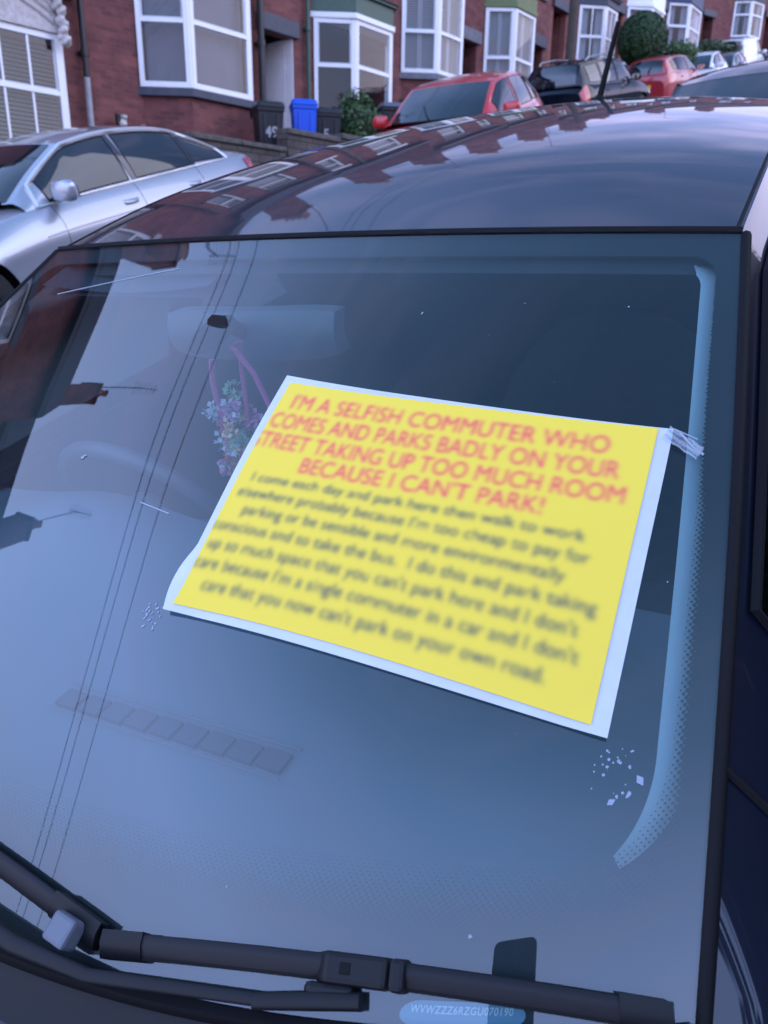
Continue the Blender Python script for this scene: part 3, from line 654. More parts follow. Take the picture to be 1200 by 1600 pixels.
SUV = dict(
  ws=dict(rail=[(.70,1.15,1.10),(.67,1.42,1.32),(.64,1.72,1.53)], cen=[(0,.98,1.10),(0,1.32,1.35),(0,1.66,1.57)]),
  roof=dict(rail=[(.64,1.72,1.53),(.635,2.1,1.585),(.63,2.7,1.60),(.62,3.3,1.585),(.60,3.95,1.53)], cen=[(0,1.66,1.57),(0,2.1,1.635),(0,2.7,1.655),(0,3.3,1.64),(0,4.0,1.575)]),
  rw=dict(rail=[(.60,3.95,1.53),(.66,4.1,1.34),(.70,4.2,1.12)], cen=[(0,4.0,1.575),(0,4.16,1.35),(0,4.26,1.12)]),
  y0=0, y1=4.32, z0=.28,
  zs=[(0,.62),(.06,.74),(.3,.88),(.8,.99),(1.2,1.03),(2.5,1.06),(3.6,1.09),(4.1,1.10),(4.32,.95)],
  zc=[(0,.66),(.06,.82),(.3,.98),(.8,1.06),(1.0,1.09),(4.2,1.11),(4.32,1.0)],
  wsh=[(0,.55),(.1,.70),(.5,.80),(2.5,.83),(3.8,.81),(4.2,.77),(4.32,.72)], hw=[(0,.6),(.1,.80),(.5,.90),(2.5,.91),(3.8,.91),(4.2,.86),(4.32,.80)],
  wheels=(.82,3.49), wr=.35, wx=.79, win=[(1.42,2.25,.08,.90),(2.36,3.15,.08,.90),(3.25,3.85,.12,.88)], tail='tall')
VAN = dict(
  ws=dict(rail=[(.74,.75,1.12),(.72,1.05,1.42),(.70,1.35,1.70)], cen=[(0,.55,1.12),(0,.92,1.44),(0,1.3,1.76)]),
  roof=dict(rail=[(.70,1.35,1.70),(.70,1.8,1.78),(.70,2.7,1.80),(.69,3.6,1.80),(.68,4.2,1.77)], cen=[(0,1.3,1.76),(0,1.8,1.85),(0,2.7,1.88),(0,3.6,1.88),(0,4.25,1.85)]),
  rw=dict(rail=[(.68,4.2,1.77),(.73,4.28,1.4),(.76,4.33,1.08)], cen=[(0,4.25,1.85),(0,4.34,1.4),(0,4.39,1.08)]),
  y0=0, y1=4.42, z0=.24,
  zs=[(0,.6),(.06,.76),(.3,.92),(.8,1.05),(1.2,1.08),(4.3,1.10),(4.42,1.0)], zc=[(0,.64),(.06,.85),(.3,1.0),(.6,1.09),(4.3,1.10),(4.42,1.05)],
  wsh=[(0,.55),(.1,.72),(.5,.82),(2.5,.85),(4.2,.83),(4.42,.78)], hw=[(0,.6),(.1,.8),(.5,.89),(4.2,.90),(4.42,.86)],
  wheels=(.78,3.48), wr=.33, wx=.78, win=[(1.1,1.85,.06,.88)], tail='tall')

def surf(Sg, s, t, p=2.2, off=0.0):
    def pt(s_, t_):
        r = crom(Sg['rail'], s_); c = crom(Sg['cen'], s_); k = abs(t_)**p
        return Vector((t_*r.x, c.y+(r.y-c.y)*k, c.z+(r.z-c.z)*k))
    P = pt(s, t)
    if off:
        e = 2e-3; a = pt(min(s+e,1), t)-pt(max(s-e,0), t); b_ = pt(s, min(t+e,1))-pt(s, max(t-e,-1)); n = b_.cross(a)
        if n.length > 0:
            n.normalize(); n = n if n.z > 0 or (Sg.get('rear') and n.y > 0) else -n; P += n*off
    return P
for _s in (HATCH, SEDAN, SUV, VAN): _s['rw']['rear'] = True
class Side:
    def __init__(s, sp):
        s.sp = sp; T = []
        for k in ('ws','roof','rw'):
            for q in range(31): v = crom(sp[k]['rail'], q/30); T.append((v.y, v.x, v.z))
        s.T = T; s.ya, s.yb = T[0][0], T[-1][0]
    def rail(s, y):
        T = s.T
        for k in range(len(T)-1):
            if y <= T[k+1][0] and T[k+1][0] > T[k][0]:
                f = (y-T[k][0])/(T[k+1][0]-T[k][0]); f = min(max(f,0),1); return Vector((T[k][1]+(T[k+1][1]-T[k][1])*f, y, T[k][2]+(T[k+1][2]-T[k][2])*f))
        return Vector((T[-1][1], y, T[-1][2]))
    def __call__(s, y, h, sgn=1, off=0):
        r = s.rail(y); b = Vector((interp(s.sp['wsh'], y), y, interp(s.sp['zs'], y)))
        p = b.lerp(r, h); p.x += .022*math.sin(math.pi*h)+off; return Vector((p.x*sgn, p.y, p.z))

def wheel_(root, c, r, sgn, wd=.20):
    b = MB(); b.lathe([(r*.62,-wd/2),(r*.93,-wd/2),(r,-wd*.36),(r,wd*.36),(r*.93,wd/2),(r*.62,wd/2)], c, 'X', 36, True); ty = b.build('wheel', TYRE, root, smooth=35)
    b = MB(); x = sgn*wd*.38
    b.lathe([(r*.62,-wd*.45),(r*.64,wd*.46*1),(r*.60,wd*.46),(r*.57,wd*.2),(r*.57,-wd*.45)], c, 'X', 36, True)
    for k in range(10):
        a = 2*math.pi*k/10; p = Vector(c)+Vector((x, r*.10*math.cos(a), r*.10*math.sin(a))); q = Vector(c)+Vector((x*.9, r*.59*math.cos(a), r*.59*math.sin(a))); b.bar(p, q, r*.10, .03, (1,0,0))
    b.lathe([(0,sgn*wd*.46),(r*.14,sgn*wd*.44),(r*.16,sgn*wd*.3),(0,sgn*wd*.3)], c, 'X', 18); b.build('rim', ALLOY, ty, smooth=35)
    b = MB(); b.lathe([(0,-.02),(r*.45,-.02),(r*.45,.01),(0,.01)], (c[0]-sgn*.02, c[1], c[2]), 'X', 24); b.build('brake_disc', mat('disc_steel', (.12,.12,.12), .5, .7), ty)

def car(name, mtx, sp, paint, label, cat='car', group='cars parked along the street', main=False, nu=110, extras=()):
    root = empty(name, mtx, label, cat, group)
    side = Side(sp); ws, rf, rw = sp['ws'], sp['roof'], sp['rw']; y0, y1 = sp['y0'], sp['y1']; z0 = sp['z0']; ra = sp['wr']+.055
    ywb = ws['rail'][0][1]; ywc = ws['cen'][0][1]; yrb = rw['cen'][-1][1]
    def ring(y, m):
        hw = interp(sp['hw'], y); wsx = interp(sp['wsh'], y); zs = interp(sp['zs'], y); zc = interp(sp['zc'], y); e = min((y-y0), (y1-y))
        zb = z0+.04*max(0, 1-e/.25); wb = min(1, .90+e*.3)
        P = [(hw*.80*wb,0,zb),(hw*.955,0,zb+.035),(hw*.99,0,zb+.18),(hw,0,zb+(zs-zb)*.52),(hw*.992,0,zb+(zs-zb)*.78),(wsx,0,zs),(wsx*.86,0,zs+(zc-zs)*.35),(wsx*.55,0,zs+(zc-zs)*.78),(0.0,0,zc)]
        if m <= .72: v = crom(P[:6]+[P[6]], m/.72*5/6)
        else: v = crom(P[5:], (m-.72)/.28)
        return Vector((max(v.x, 0), y, v.z))
    def body(a, q):
        y = y0+(y1-y0)*a; m = 1-abs(2*q-1); v = ring(y, m); v.x *= (1 if q > .5 else -1)
        if m < .6:
            for wy in sp['wheels']:
                dy = v.y-wy; dz = v.z-sp['wr']; d = math.hypot(dy, dz)
                if ra*.86 < d < ra*1.12 and d > 0: v.y = wy+dy*ra/d; v.z = sp['wr']+dz*ra/d
        return v
    def skip(a, q):
        y = y0+(y1-y0)*a; m = 1-abs(2*q-1); v = ring(y, m)
        if m < .62 and v.x > interp(sp['hw'], y)*.75:
            for wy in sp['wheels']:
                if math.hypot(v.y-wy, v.z-sp['wr']) < ra*.985: return True
        if main and m > .74:
            if v.x < .70 and y > -.175+.165*(v.x/.675)**2.2-.012 and y < yrb: return True
        return False
    b = MB(); b.grid(body, nu, 72, skip)
    for a in (0, 1): b.poly([body(a, q/72) for q in range(73)][::1 if a else -1])
    # greenhouse
    def strip_(Sg, s0=0, s1=1, n=16, t0=-1, t1=1, skp=None): b.grid(lambda a, q: surf(Sg, s0+(s1-s0)*a, t0+(t1-t0)*q), n, 32, skp)
    if not main: strip_(ws)
    strip_(rf, n=26)
    strip_(rw, n=12, skp=(lambda a, q: .1 < a < .9 and .1 < q < .9) if main else None)
    NY = 96
    for sgn in (1, -1):
        def sk(a, q):
            if not main: return False
            y = side.ya+(side.yb-side.ya)*a
            return any(w_[0]+.012 < y < w_[1]-.012 and w_[2]+.03 < q < w_[3]-.03 for w_ in sp['win'])
        b.grid(lambda a, q: side(side.ya+(side.yb-side.ya)*a, q, sgn), NY, 24, sk)
    bd = b.build('body', paint, root, smooth=32)
    # inner arches, floor
    b = MB()
    for wy in sp['wheels']:
        for sgn in (1,-1):
            b.lathe([(ra*.99,-.14),(ra*.99,.13),(ra*.985,.13),(.0,-.139)], (sgn*(sp['wx']-.03), wy, sp['wr']), 'X', 28) if False else None
            n_ = 20; x0 = sgn*.50; x1 = sgn*(interp(sp['hw'], wy)-.012)
            for k in range(n_):
                an0 = math.pi*(-.12+1.24*k/n_); an1 = math.pi*(-.12+1.24*(k+1)/n_)
                f = lambda an, x: (x, wy+ra*1.0*math.cos(an), sp['wr']+ra*1.0*math.sin(an))
                b.quad(f(an0,x0), f(an0,x1), f(an1,x1), f(an1,x0)); b.poly([f(an0,x0), f(an1,x0), (x0,wy,.2)])
    b.box(-.6,.6,y0+.2,y1-.2,z0+.0,z0+.03); b.build('wheel_arch_liner', RUBBER, root)
    for wy in sp['wheels']:
        for sgn in (1,-1): wheel_(root, (sgn*sp['wx'], wy, sp['wr']), sp['wr'], sgn)
    # side windows
    gm = MATS['main_glass'] if main else CGLASS
    for sgn in (1, -1):
        for (ya, yb, h0, h1) in sp['win']:
            g = MB(); g.grid(lambda a, q: side(ya+(yb-ya)*a, h0+(h1-h0)*q, sgn, .002 if main else .004), 16, 8); g.build('side_window', gm, root, smooth=60)
            g = MB(); pts = [side(ya+(yb-ya)*k/10, h1, sgn, .004) for k in range(11)] + [side(yb, h1+(h0-h1)*k/4, sgn, .004) for k in range(1,5)] + [side(yb+(ya-yb)*k/10, h0, sgn, .004) for k in range(1,11)] + [side(ya, h0+(h1-h0)*k/4, sgn, .004) for k in range(1,4)]
            g.tube(pts, .006, 5, True); g.build('window_seal', RUBBER, root)
        # shutlines of the doors
        g = MB()
        for yy in ([sp['win'][0][0]-.02, sp['win'][0][1]+.03, sp['win'][min(1,len(sp['win'])-1)][1]+.02] if len(sp['win']) > 1 else [sp['win'][0][0], sp['win'][0][1]+.05]):
            pts = []
            for k in range(14):
                v = ring(yy, .10+.62*k/13); 
                if all(math.hypot(v.y-wy, v.z-sp['wr']) > ra+.01 for wy in sp['wheels']): pts.append((v.x*sgn, v.y, v.z))
            if len(pts) > 2: g.tube(pts, .0035, 4)
        g.build('door_gap', RUBBER, root)
        # handles
        for yy in [w_[1]-.14 for w_ in sp['win'][:2]]:
            v = ring(yy, .62); g = MB(); z = v.z-.02
            g.grid(lambda a, q: (sgn*(v.x-.002+.038*math.sin(math.pi*a)**.6*math.sin(math.pi*q)**.5), yy-.11+.22*a, z-.024+.048*q), 12, 6)
            g.build('door_handle', paint, root, smooth=60)
        # mirror
        yy = sp['win'][0][0]+.05; v = side(yy, .12, 1)
        g = MB(); g.ball((sgn*(v.x+.15), yy-.01, v.z+.055), .125, .075, .088, 18, 12, fn=lambda d: 1/((abs(d.x)**3.6+abs(d.y)**2.4+abs(d.z)**3.6)**(1/3.2))*(.86 if d.y > .2 else .93)); g.build('door_mirror', paint, root, smooth=60)
        g2 = MB(); g2.bar((sgn*(v.x-.02), yy, v.z-.01), (sgn*(v.x+.10), yy, v.z+.02), .07, .035); o_ = g2.build('mirror_arm', PLAST, root, bevel=.01)
        g3 = MB(); g3.grid(lambda a, q: (sgn*(v.x+.07+.165*a), yy+.052+0*q, v.z+.005+.10*q), 4, 4); g3.build('mirror_glass', mat('mirror_silver', (.8,.8,.8), .02, 1), root)
    # screens for cars whose cabin stays dark
    if not main:
        g = MB(); g.grid(lambda a, q: surf(ws, .05+.90*a, -.93+1.86*q, off=.004), 14, 24); g.build('windscreen', CGLASS, root, smooth=60)
        g = MB(); g.tube([surf(ws, .015, -.9+1.8*k/12, off=.012) for k in range(13)], .012, 5); g.tube([surf(ws, .05+.35*k/6, -.05-.7*k/6*.4, off=.014) for k in range(7)], .008, 5); g.build('wiper', RUBBER, root)
    g = MB(); g.grid(lambda a, q: surf(rw, .10+.80*a, -.88+1.76*q, off=.004), 12, 24); g.build('rear_window', gm if main else CGLASS, root, smooth=60)
    # lamps sampled from the body surface
    def panel(nm, ya, yb, m0, m1, m_, sgn, off=.004, lab=None):
        g = MB(); 
        def f(a, q):
            v = ring(ya+(yb-ya)*a, m0+(m1-m0)*q); e = .004
            A = ring(min(ya+(yb-ya)*a+e,y1), m0+(m1-m0)*q)-ring(max(ya+(yb-ya)*a-e,y0), m0+(m1-m0)*q); B = ring(ya+(yb-ya)*a, m0+(m1-m0)*q+e)-ring(ya+(yb-ya)*a, m0+(m1-m0)*q-e); n = A.cross(B)
            n = n.normalized() if n.length > 0 else Vector((1,0,0)); n = n if n.x > 0 else -n
            v = v+n*off; return (v.x*sgn, v.y, v.z)
        g.grid(f, 12, 8); return g.build(nm, m_, root, smooth=60, label=lab)
    for sgn in (1,-1):
        panel('headlight', y0+.04, y0+.42, .50, .70, LAMPG, sgn, .005)
        if sp.get('tail') == 'tall': panel('tail_light', y1-.28, y1-.02, .46, .71, TAILR, sgn, .007)
        else: panel('tail_light', y1-.40, y1-.02, .50, .68, TAILR, sgn, .007)
    g = MB(); g.box(-.42,.42,y0-.012,y0+.03,.36,.44); g.box(-.36,.36,y0-.008,y0+.03,.26,.34); g.build('grille', PLAST, root, bevel=.01)
    g = MB(); g.box(-.26,.26,y0-.022,y0-.012,.46-.02,.55-.02); g.build('number_plate', PLATEW, root)
    g = MB(); g.box(-.26,.26,y1+.001,y1+.012,.62,.73); g.build('number_plate', PLATEY, root)
    return root, side, ring

def place(x, y, yaw, up=False, dz=0, zabs=None):
    h = Vector((-math.sin(yaw), math.cos(yaw), 0)); h = -h if up else h
    Y = (h - GN*h.dot(GN)).normalized(); X = Y.cross(GN); Z = GN.normalized(); z = gz(x, y)+dz if zabs is None else zabs
    return Matrix(((X.x,Y.x,Z.x,x),(X.y,Y.y,Z.y,y),(X.z,Y.z,Z.z,z),(0,0,0,1)))

# the silver saloon across the street
rt, sd_, rg = car('parked_saloon', place(-5.39,2.5,R(4.6),dz=.15), SEDAN, P_SILV, 'silver saloon with chrome window trim parked nose down the hill, beside the dark car')
for sgn in (1,-1):
    b = MB(); top = [sd_(1.40+(4.03-1.40)*k/40, .965, sgn, .016) for k in range(41)]; bot = [sd_(1.34+(4.02-1.34)*k/30, .035, sgn, .008) for k in range(31)]
    b.tube([bot[0]]+top+[bot[-1]], .020, 6); b.tube(bot, .008, 6); b.build('chrome_trim', BRIGHT, rt, smooth=60)
    for yy in (2.49, 3.42):
        b = MB(); b.grid(lambda a, q, yy=yy: sd_(yy-.035+.07*a-(.05*(q-.5) if yy < 3 else -.0), .07+.84*q, sgn, .006), 3, 8)
        b.build('pillar_cover', mat('gloss_black_pillar', (.02,.015,.025), .08, coat=1), rt, smooth=60)
    b = MB(); b.tube([(rg(yy, .56)[0]*sgn+.002*sgn, yy, rg(yy, .56).z-.02+.02*(yy-1)/3) for yy in np.linspace(1.25, 3.9, 20)], .006, 6); b.build('body_crease', P_SILV, rt, smooth=80)
# the red hatchback
rt, sd_, rg = car('parked_hatchback', place(-4.05,9.6,R(4),dz=.18), HATCH, P_RED, 'bright red hatchback facing down the hill, in front of the shuttered bay')
# the dark estate/SUV seen from behind
rt, sd_, rg = car('parked_suv', place(-4.9,23.1,R(-9),up=True,dz=.08), SUV, P_NAVY, 'navy black SUV with roof rails seen from behind, right of the bright red hatchback')
for sgn in (1,-1):
    b = MB(); b.tube([(sgn*.60, 1.95, 1.60),(sgn*.60,2.05,1.66),(sgn*.60,2.7,1.69),(sgn*.59,3.5,1.665),(sgn*.58,3.65,1.60)], .018, 6); b.build('roof_rail', ALLOY, rt, smooth=60)
rt, sd_, rg = car('parked_hatchback', place(-4.65,29.1,R(-8),up=True,dz=.12), HATCH, P_RED2, 'duller red hatchback seen from behind, beyond the navy SUV')
rt, sd_, rg = car('parked_hatchback', place(-4.5,31.2,R(-3),dz=.08), HATCH, P_WHITE, 'white hatchback facing down the hill behind the duller red car')
rt, sd_, rg = car('parked_hatchback', place(-4.45,36.6,R(-4),dz=-.05), HATCH, P_GREY, 'small grey blue car facing down the hill, left of the pale van')
rt, sd_, rg = car('parked_van', place(-4.4,47.3,R(-7),up=True,dz=.05), VAN, P_WHITE, 'pale van with a dark rear window at the top of the street', 'van')
for sgn in (1,-1):
    b = MB(); b.tube([(sgn*.62, 1.7, 1.82),(sgn*.62,4.0,1.86)], .018, 6); b.build('roof_rail', ALLOY, rt, smooth=60)
rt, sd_, rg = car('parked_saloon', place(-3.0,48.0,R(-6)), SEDAN, P_GREY, 'pale grey car right of the pale van at the right edge')
rt, sd_, rg = car('parked_saloon', place(-.12,4.45,R(-6),dz=0), SEDAN, P_NAVY, 'dark saloon parked close behind the foreground car, only its roof and windscreen showing')

# ------------------------------------------------------------------ the dark hatchback in the foreground
MATS['main_glass'] = glass_mat('car_side_glass', (.45,.52,.52), .08)
WSG = glass_mat('windscreen_glass', (.70,.84,.86), .115, dirt=.006, dirtcol=(.45,.62,.80))
car_root, mside, mring = car('parked_hatchback', CAR, HATCH, P_DARK, 'very dark blue hatchback in the foreground with a yellow notice on its windscreen', main=True, nu=160)
car_root['group'] = 'cars parked along the street'
WS = HATCH['ws']; RF = HATCH['roof']
g = MB(); g.grid(lambda a, q: surf(WS, .001+.998*a, -.999+1.998*q), 60, 80)
ws_o = g.build('windscreen', WSG, car_root, smooth=89)
# printed black border with a dot fade, just under the glass
def rrect(t0, t1, s0, s1, rt_b, rs_b, rt_t, rs_t, n=24, ne=40):
    P = []
    def corner(cx, cy, rx_, ry_, a0):
        for k in range(n+1):
            a = a0+math.pi/2*k/n; P.append((cx+rx_*math.cos(a), cy+ry_*math.sin(a)))
    def edge(a, b_):
        for k in range(1, ne): f = k/ne; P.append((a[0]+(b_[0]-a[0])*f, a[1]+(b_[1]-a[1])*f))
    corner(t1-rt_b, s0+rs_b, rt_b, rs_b, -math.pi/2); edge((t1,s0+rs_b),(t1,s1-rs_t)); corner(t1-rt_t, s1-rs_t, rt_t, rs_t, 0)
    edge((t1-rt_t,s1),(t0+rt_t,s1)); corner(t0+rt_t, s1-rs_t, rt_t, rs_t, math.pi/2); edge((t0,s1-rs_t),(t0,s0+rs_b)); corner(t0+rt_b, s0+rs_b, rt_b, rs_b, math.pi); edge((t0+rt_b,s0),(t1-rt_b,s0))
    return P
inn = rrect(-.957,.957,.160,.915,.085,.11,.05,.055); outr = rrect(-.998,.998,.002,.998,.01,.01,.01,.01)
NN = len(inn); NQ = 26
g = MB(); uv1 = []; uv2 = []
for k in range(NN+1):
    for j in range(NQ+1):
        q = j/NQ; t = inn[k%NN][0]+(outr[k%NN][0]-inn[k%NN][0])*q; s = inn[k%NN][1]+(outr[k%NN][1]-inn[k%NN][1])*q
        g.v.append(tuple(surf(WS, s, t, off=-.003))); wd = .675-.088*s; uv1.append((t*wd, s*.80)); uv2.append((q*(1+3*min(1,max(0,(s-.50)/.15))), 0))
for k in range(NN):
    for j in range(NQ): i = k*(NQ+1)+j; g.f.append((i, i+NQ+1, i+NQ+2, i+1))
g.uv = {'UVMap': uv1, 'fade': uv2}
fm = bpy.data.materials.new('frit_dots'); fm.use_nodes = True; t_ = fm.node_tree; pb = t_.nodes['Principled BSDF']; pb.inputs['Base Color'].default_value = (.004,.005,.008,1); pb.inputs['Roughness'].default_value = .5
def nd(tp, **kw):
    n_ = t_.nodes.new(tp)
    for k, v in kw.items(): setattr(n_, k, v)
    return n_
u1 = nd('ShaderNodeUVMap', uv_map='UVMap'); u2 = nd('ShaderNodeUVMap', uv_map='fade'); mpn = nd('ShaderNodeMapping'); mpn.inputs['Scale'].default_value = (1/.0036,)*3; mpn.inputs['Rotation'].default_value = (0,0,R(45))
vf = nd('ShaderNodeVectorMath', operation='FRACTION'); vs = nd('ShaderNodeVectorMath', operation='SUBTRACT'); vs.inputs[1].default_value = (.5,.5,0); vl = nd('ShaderNodeVectorMath', operation='LENGTH')
sx = nd('ShaderNodeSeparateXYZ'); mr = nd('ShaderNodeMapRange'); mr.inputs['From Min'].default_value = 0; mr.inputs['From Max'].default_value = .42; mr.inputs['To Min'].default_value = .12; mr.inputs['To Max'].default_value = .74
lt = nd('ShaderNodeMath', operation='LESS_THAN'); tr_ = nd('ShaderNodeBsdfTransparent'); ms_ = nd('ShaderNodeMixShader')
lk = t_.links.new
lk(u1.outputs[0], mpn.inputs[0]); lk(mpn.outputs[0], vf.inputs[0]); lk(vf.outputs[0], vs.inputs[0]); lk(vs.outputs[0], vl.inputs[0]); lk(vl.outputs['Value'], lt.inputs[0])
lk(u2.outputs[0], sx.inputs[0]); lk(sx.outputs['X'], mr.inputs['Value']); lk(mr.outputs[0], lt.inputs[1]); lk(lt.outputs[0], ms_.inputs[0]); lk(tr_.outputs[0], ms_.inputs[1]); lk(pb.outputs[0], ms_.inputs[2]); lk(ms_.outputs[0], t_.nodes['Material Output'].inputs[0])
g.build('black_border', fm, ws_o, smooth=89, label='black printed border with a dotted fade')
# rubber seals
g = MB(); g.tube([surf(WS, 1.0, -1+2*k/60, off=.001)+Vector((0,.004,0)) for k in range(61)], .0055, 6)
for sgn in (1,-1): g.tube([surf(WS, k/40, sgn, off=-.004)+Vector((sgn*.005,0,0)) for k in range(41)], .0065, 8)
g.tube([surf(WS, 0, -1+2*k/60, off=.002)+Vector((0,-.006,0)) for k in range(61)], .007, 6)
g.build('windscreen_seal', RUBBER, car_root, smooth=60)
for sgn in (1,-1):     # roof channel line running back from the pillar
    g = MB(); g.tube([surf(RF, k/40, sgn*.990, off=-.001) for k in range(41)], .003, 5); g.build('roof_channel', RUBBER, car_root, smooth=60)
for sgn in (1,-1):
    g = MB(); g.tube([mside(.150-.018*k/12, .97*(1-k/12), sgn, .0012) for k in range(13)], .0038, 6); g.build('wing_seam', RUBBER, car_root, smooth=60)
# cowl and bonnet shutline
g = MB()
def cowl(a, q):
    t = -1+2*a; p0 = surf(WS, 0, t); y = p0.y-.004-.125*q; return Vector((p0.x, y, p0.z-.006-.024*math.sin(q*math.pi)-.004*q))
g.grid(cowl, 60, 10); g.build('cowl', PLAST, car_root, smooth=60)
g = MB(); g.tube([Vector((-1+2*k/60, 0, 0)).x*Vector((.70,0,0))+Vector((0, surf(WS,0,-1+2*k/60).y-.128, surf(WS,0,-1+2*k/60).z-.002)) for k in range(61)], .006, 6); g.build('bonnet_seal', RUBBER, car_root, smooth=60)

# cabin
g = MB()
def dash(a, q):
    t = -1+2*q; yb_ = surf(WS, 0, t).y+.03; y = yb_+(.50-yb_)*min(a/.8,1); hump = .035*math.exp(-((t*.66+.36)/.16)**2)*math.exp(-((y-.40)/.14)**2)
    if a <= .8: z = .935+.02*math.sin(math.pi*min(a/.8,1)*.9)+hump*1.6
    else: z = .935+.006-(a-.8)/.2*.45; y = .50+.05*(a-.8)/.2
    return (t*.70, y, z)
g.grid(dash, 50, 60); ds = g.build('dashboard', INT_DASH, car_root, smooth=50)
g = MB()
for k in range(9):        # demister slots
    x0 = -.055+.036*k; g.box(x0, x0+.031, .075+.0045*k*.4, .100+.0045*k*.4, .948, .9572)
g.build('demister_vent', mat('vent_slot', (.045,.065,.085), .9), ds)
g = MB(); g.tube([(x, .066+.004*(x+.06)/.036*.4, .957) for x in np.linspace(-.06,.27,12)], .0012, 5); g.tube([(x, .108+.004*(x+.06)/.036*.4, .958) for x in np.linspace(-.06,.27,12)], .0012, 5); g.build('vent_lip', INT_DASH, ds)
g = MB()
g.grid(lambda a, q: ((-.72 if q < .5 else .72), .1+2.5*a, .28+.66*(2*q if q < .5 else 2-2*q)), 6, 2) if False else None
for sgn in (1,-1):
    g.quad((sgn*.735,.05,.27),(sgn*.735,2.6,.27),(sgn*.735,2.6,.97),(sgn*.735,.05,.93))
g.quad((-.735,.0,.27),(.735,.0,.27),(.735,2.6,.27),(-.735,2.6,.27)); g.quad((-.7,2.62,.27),(.7,2.62,.27),(.7,2.62,.98),(-.7,2.62,.98)); g.quad((-.7,-.02,.27),(.7,-.02,.27),(.7,-.02,.9),(-.7,-.02,.9))
g.build('cabin_lining', INT_DK, car_root)
g = MB(); g.grid(lambda a, q: surf(RF, .015+.97*a, -.96+1.92*q, off=0)-Vector((0,0,.035)), 20, 20); g.build('headliner', INT_HEAD, car_root, smooth=60)
K0, K1 = 7, 24+1+39+20                                # follows the clear edge of the glass from the lower right curve up and round the top corner
g = MB(); nk = K1-K0
for k in range(K0, K1+1):
    p = Vector((inn[k][0]*.63, inn[k][1]*.80)); pa = inn[k-1]; pb = inn[k+1]; tg = Vector(((pb[0]-pa[0])*.63, (pb[1]-pa[1])*.80)).normalized(); nn_ = Vector((-tg.y, tg.x))
    f0 = min(1, (k-K0)/16); f1 = min(1, (K1-k)/10); wi = (.0075+.0085*(k-K0)/(K1-K0))*f0**.7*f1**.6; wo = .010+.012*f0
    for q in range(4): v = p+nn_*(wi-(wi+wo)*q/3); g.v.append(tuple(surf(WS, v.y/.80, v.x/.63, off=-.012-.004*q)))
for k in range(nk):
    for q in range(3): i_ = k*4+q; g.f.append((i_, i_+4, i_+5, i_+1))
g.build('pillar_trim', INT_LT, car_root, smooth=70)
g = MB(); g.grid(lambda a, q: surf(WS, .902+.030*q, -.93+1.86*a, off=-.020+.004*q), 40, 3); g.build('headliner_edge', mat('liner_edge', (.018,.026,.03), .8), car_root, smooth=60)
for x in (-.34,):
    g = MB(); g.grid(lambda a, q: (x-.19+.38*a, .60+.15*q+.03*q, 1.318+.055*q-.012*math.sin(math.pi*a)), 8, 6); g.grid(lambda a, q: (x-.19+.38*a, .60+.15*q+.03*q, 1.300+.055*q), 8, 6); g.build('sun_visor', mat('visor_vinyl', (.030,.036,.05), .7), car_root, smooth=60)
def seat(x, y, w_, back=True):
    g = MB()
    g.grid(lambda a, q: (x+(a-.5)*w_*1.0, y-.42+.46*q, .52+.06*q+.06*abs(2*a-1)**3-.05*(1-min(1,4*min(a,1-a)))-.08*(max(0,.15-q)/.15)), 16, 10)
    g.ball((x, y+.10, .80), w_*.50, .085, .34, 20, 16, fn=lambda d: 1+.06*abs(d.x)); st = g.build('seat', SEATM, car_root, smooth=70)
    h = MB(); h.ball((x, y+.17, 1.20), .13, .055, .085, 18, 12); h.tube([(x-.06,y+.14,1.05),(x-.06,y+.17,1.18)], .007); h.tube([(x+.06,y+.14,1.05),(x+.06,y+.17,1.18)], .007); h.build('headrest', SEATM, st, smooth=70)
seat(-.35, 1.05, .50); seat(.35, 1.05, .50); seat(-.36, 1.98, .60); seat(.36, 1.98, .60)
g = MB(); cw = Vector((-.36,.56,.905)); ax = Vector((0,-.42,-1)).normalized(); e1 = Vector((1,0,0)); e2 = ax.cross(e1).normalized()
tilt = Vector((0,.90,.44)).normalized(); e2 = Vector((0,-.44,.90))
g.tube([cw+e1*.185*math.cos(a)+e2*.185*math.sin(a) for a in np.linspace(0, 2*math.pi, 48, endpoint=False)], .015, 8, True)
for a in (R(0), R(180), R(250), R(290)): g.tube([cw+e1*.04*math.cos(a)+e2*.04*math.sin(a)-tilt*.02, cw+e1*.18*math.cos(a)+e2*.18*math.sin(a)], .013, 6)
g.ball(cw-tilt*.02, .065, .03, .06, 14, 10); g.build('steering_wheel', mat('wheel_rim_leather', (.035,.045,.06), .45), car_root, smooth=60)
# rear-view mirror and its base
g = MB()
def mir(a, q):
    x = -.048+(a-.5)*.305; sx_ = abs(2*a-1); z = 1.262+(q-.5)*.072*(1-.18*sx_**6); return (x, .535+.018*sx_**2-.010*math.sin(math.pi*q), z+.008*(a-.5))
g.grid(mir, 24, 10); g.grid(lambda a, q: Vector(mir(a,q))+Vector((0,.028,0)), 24, 10)
for q in (0,1): g.grid(lambda a, w_: Vector(mir(a,q))+Vector((0,.028*w_,0)), 24, 1)
for a in (0,1): g.grid(lambda q, w_: Vector(mir(a,q))+Vector((0,.028*w_,0)), 10, 1)
rm = g.build('rear_view_mirror', mat('mirror_housing', (.055,.075,.09), .5), car_root, smooth=50)
g = MB(); g.tube([(-.04,.53,1.27),(-.041,.50,1.290),(-.041,.478,1.292)], [.010,.012,.018], 10)
g.build('mirror_arm', PLAST, rm, smooth=50)
g = MB(); sc_t, sc_s = -.067, .730
pts = [surf(WS, sc_s+.040*math.sin(a), sc_t+.052*math.cos(a), off=-.004) for a in np.linspace(0, 2*math.pi, 32, endpoint=False)]; g.poly(pts)
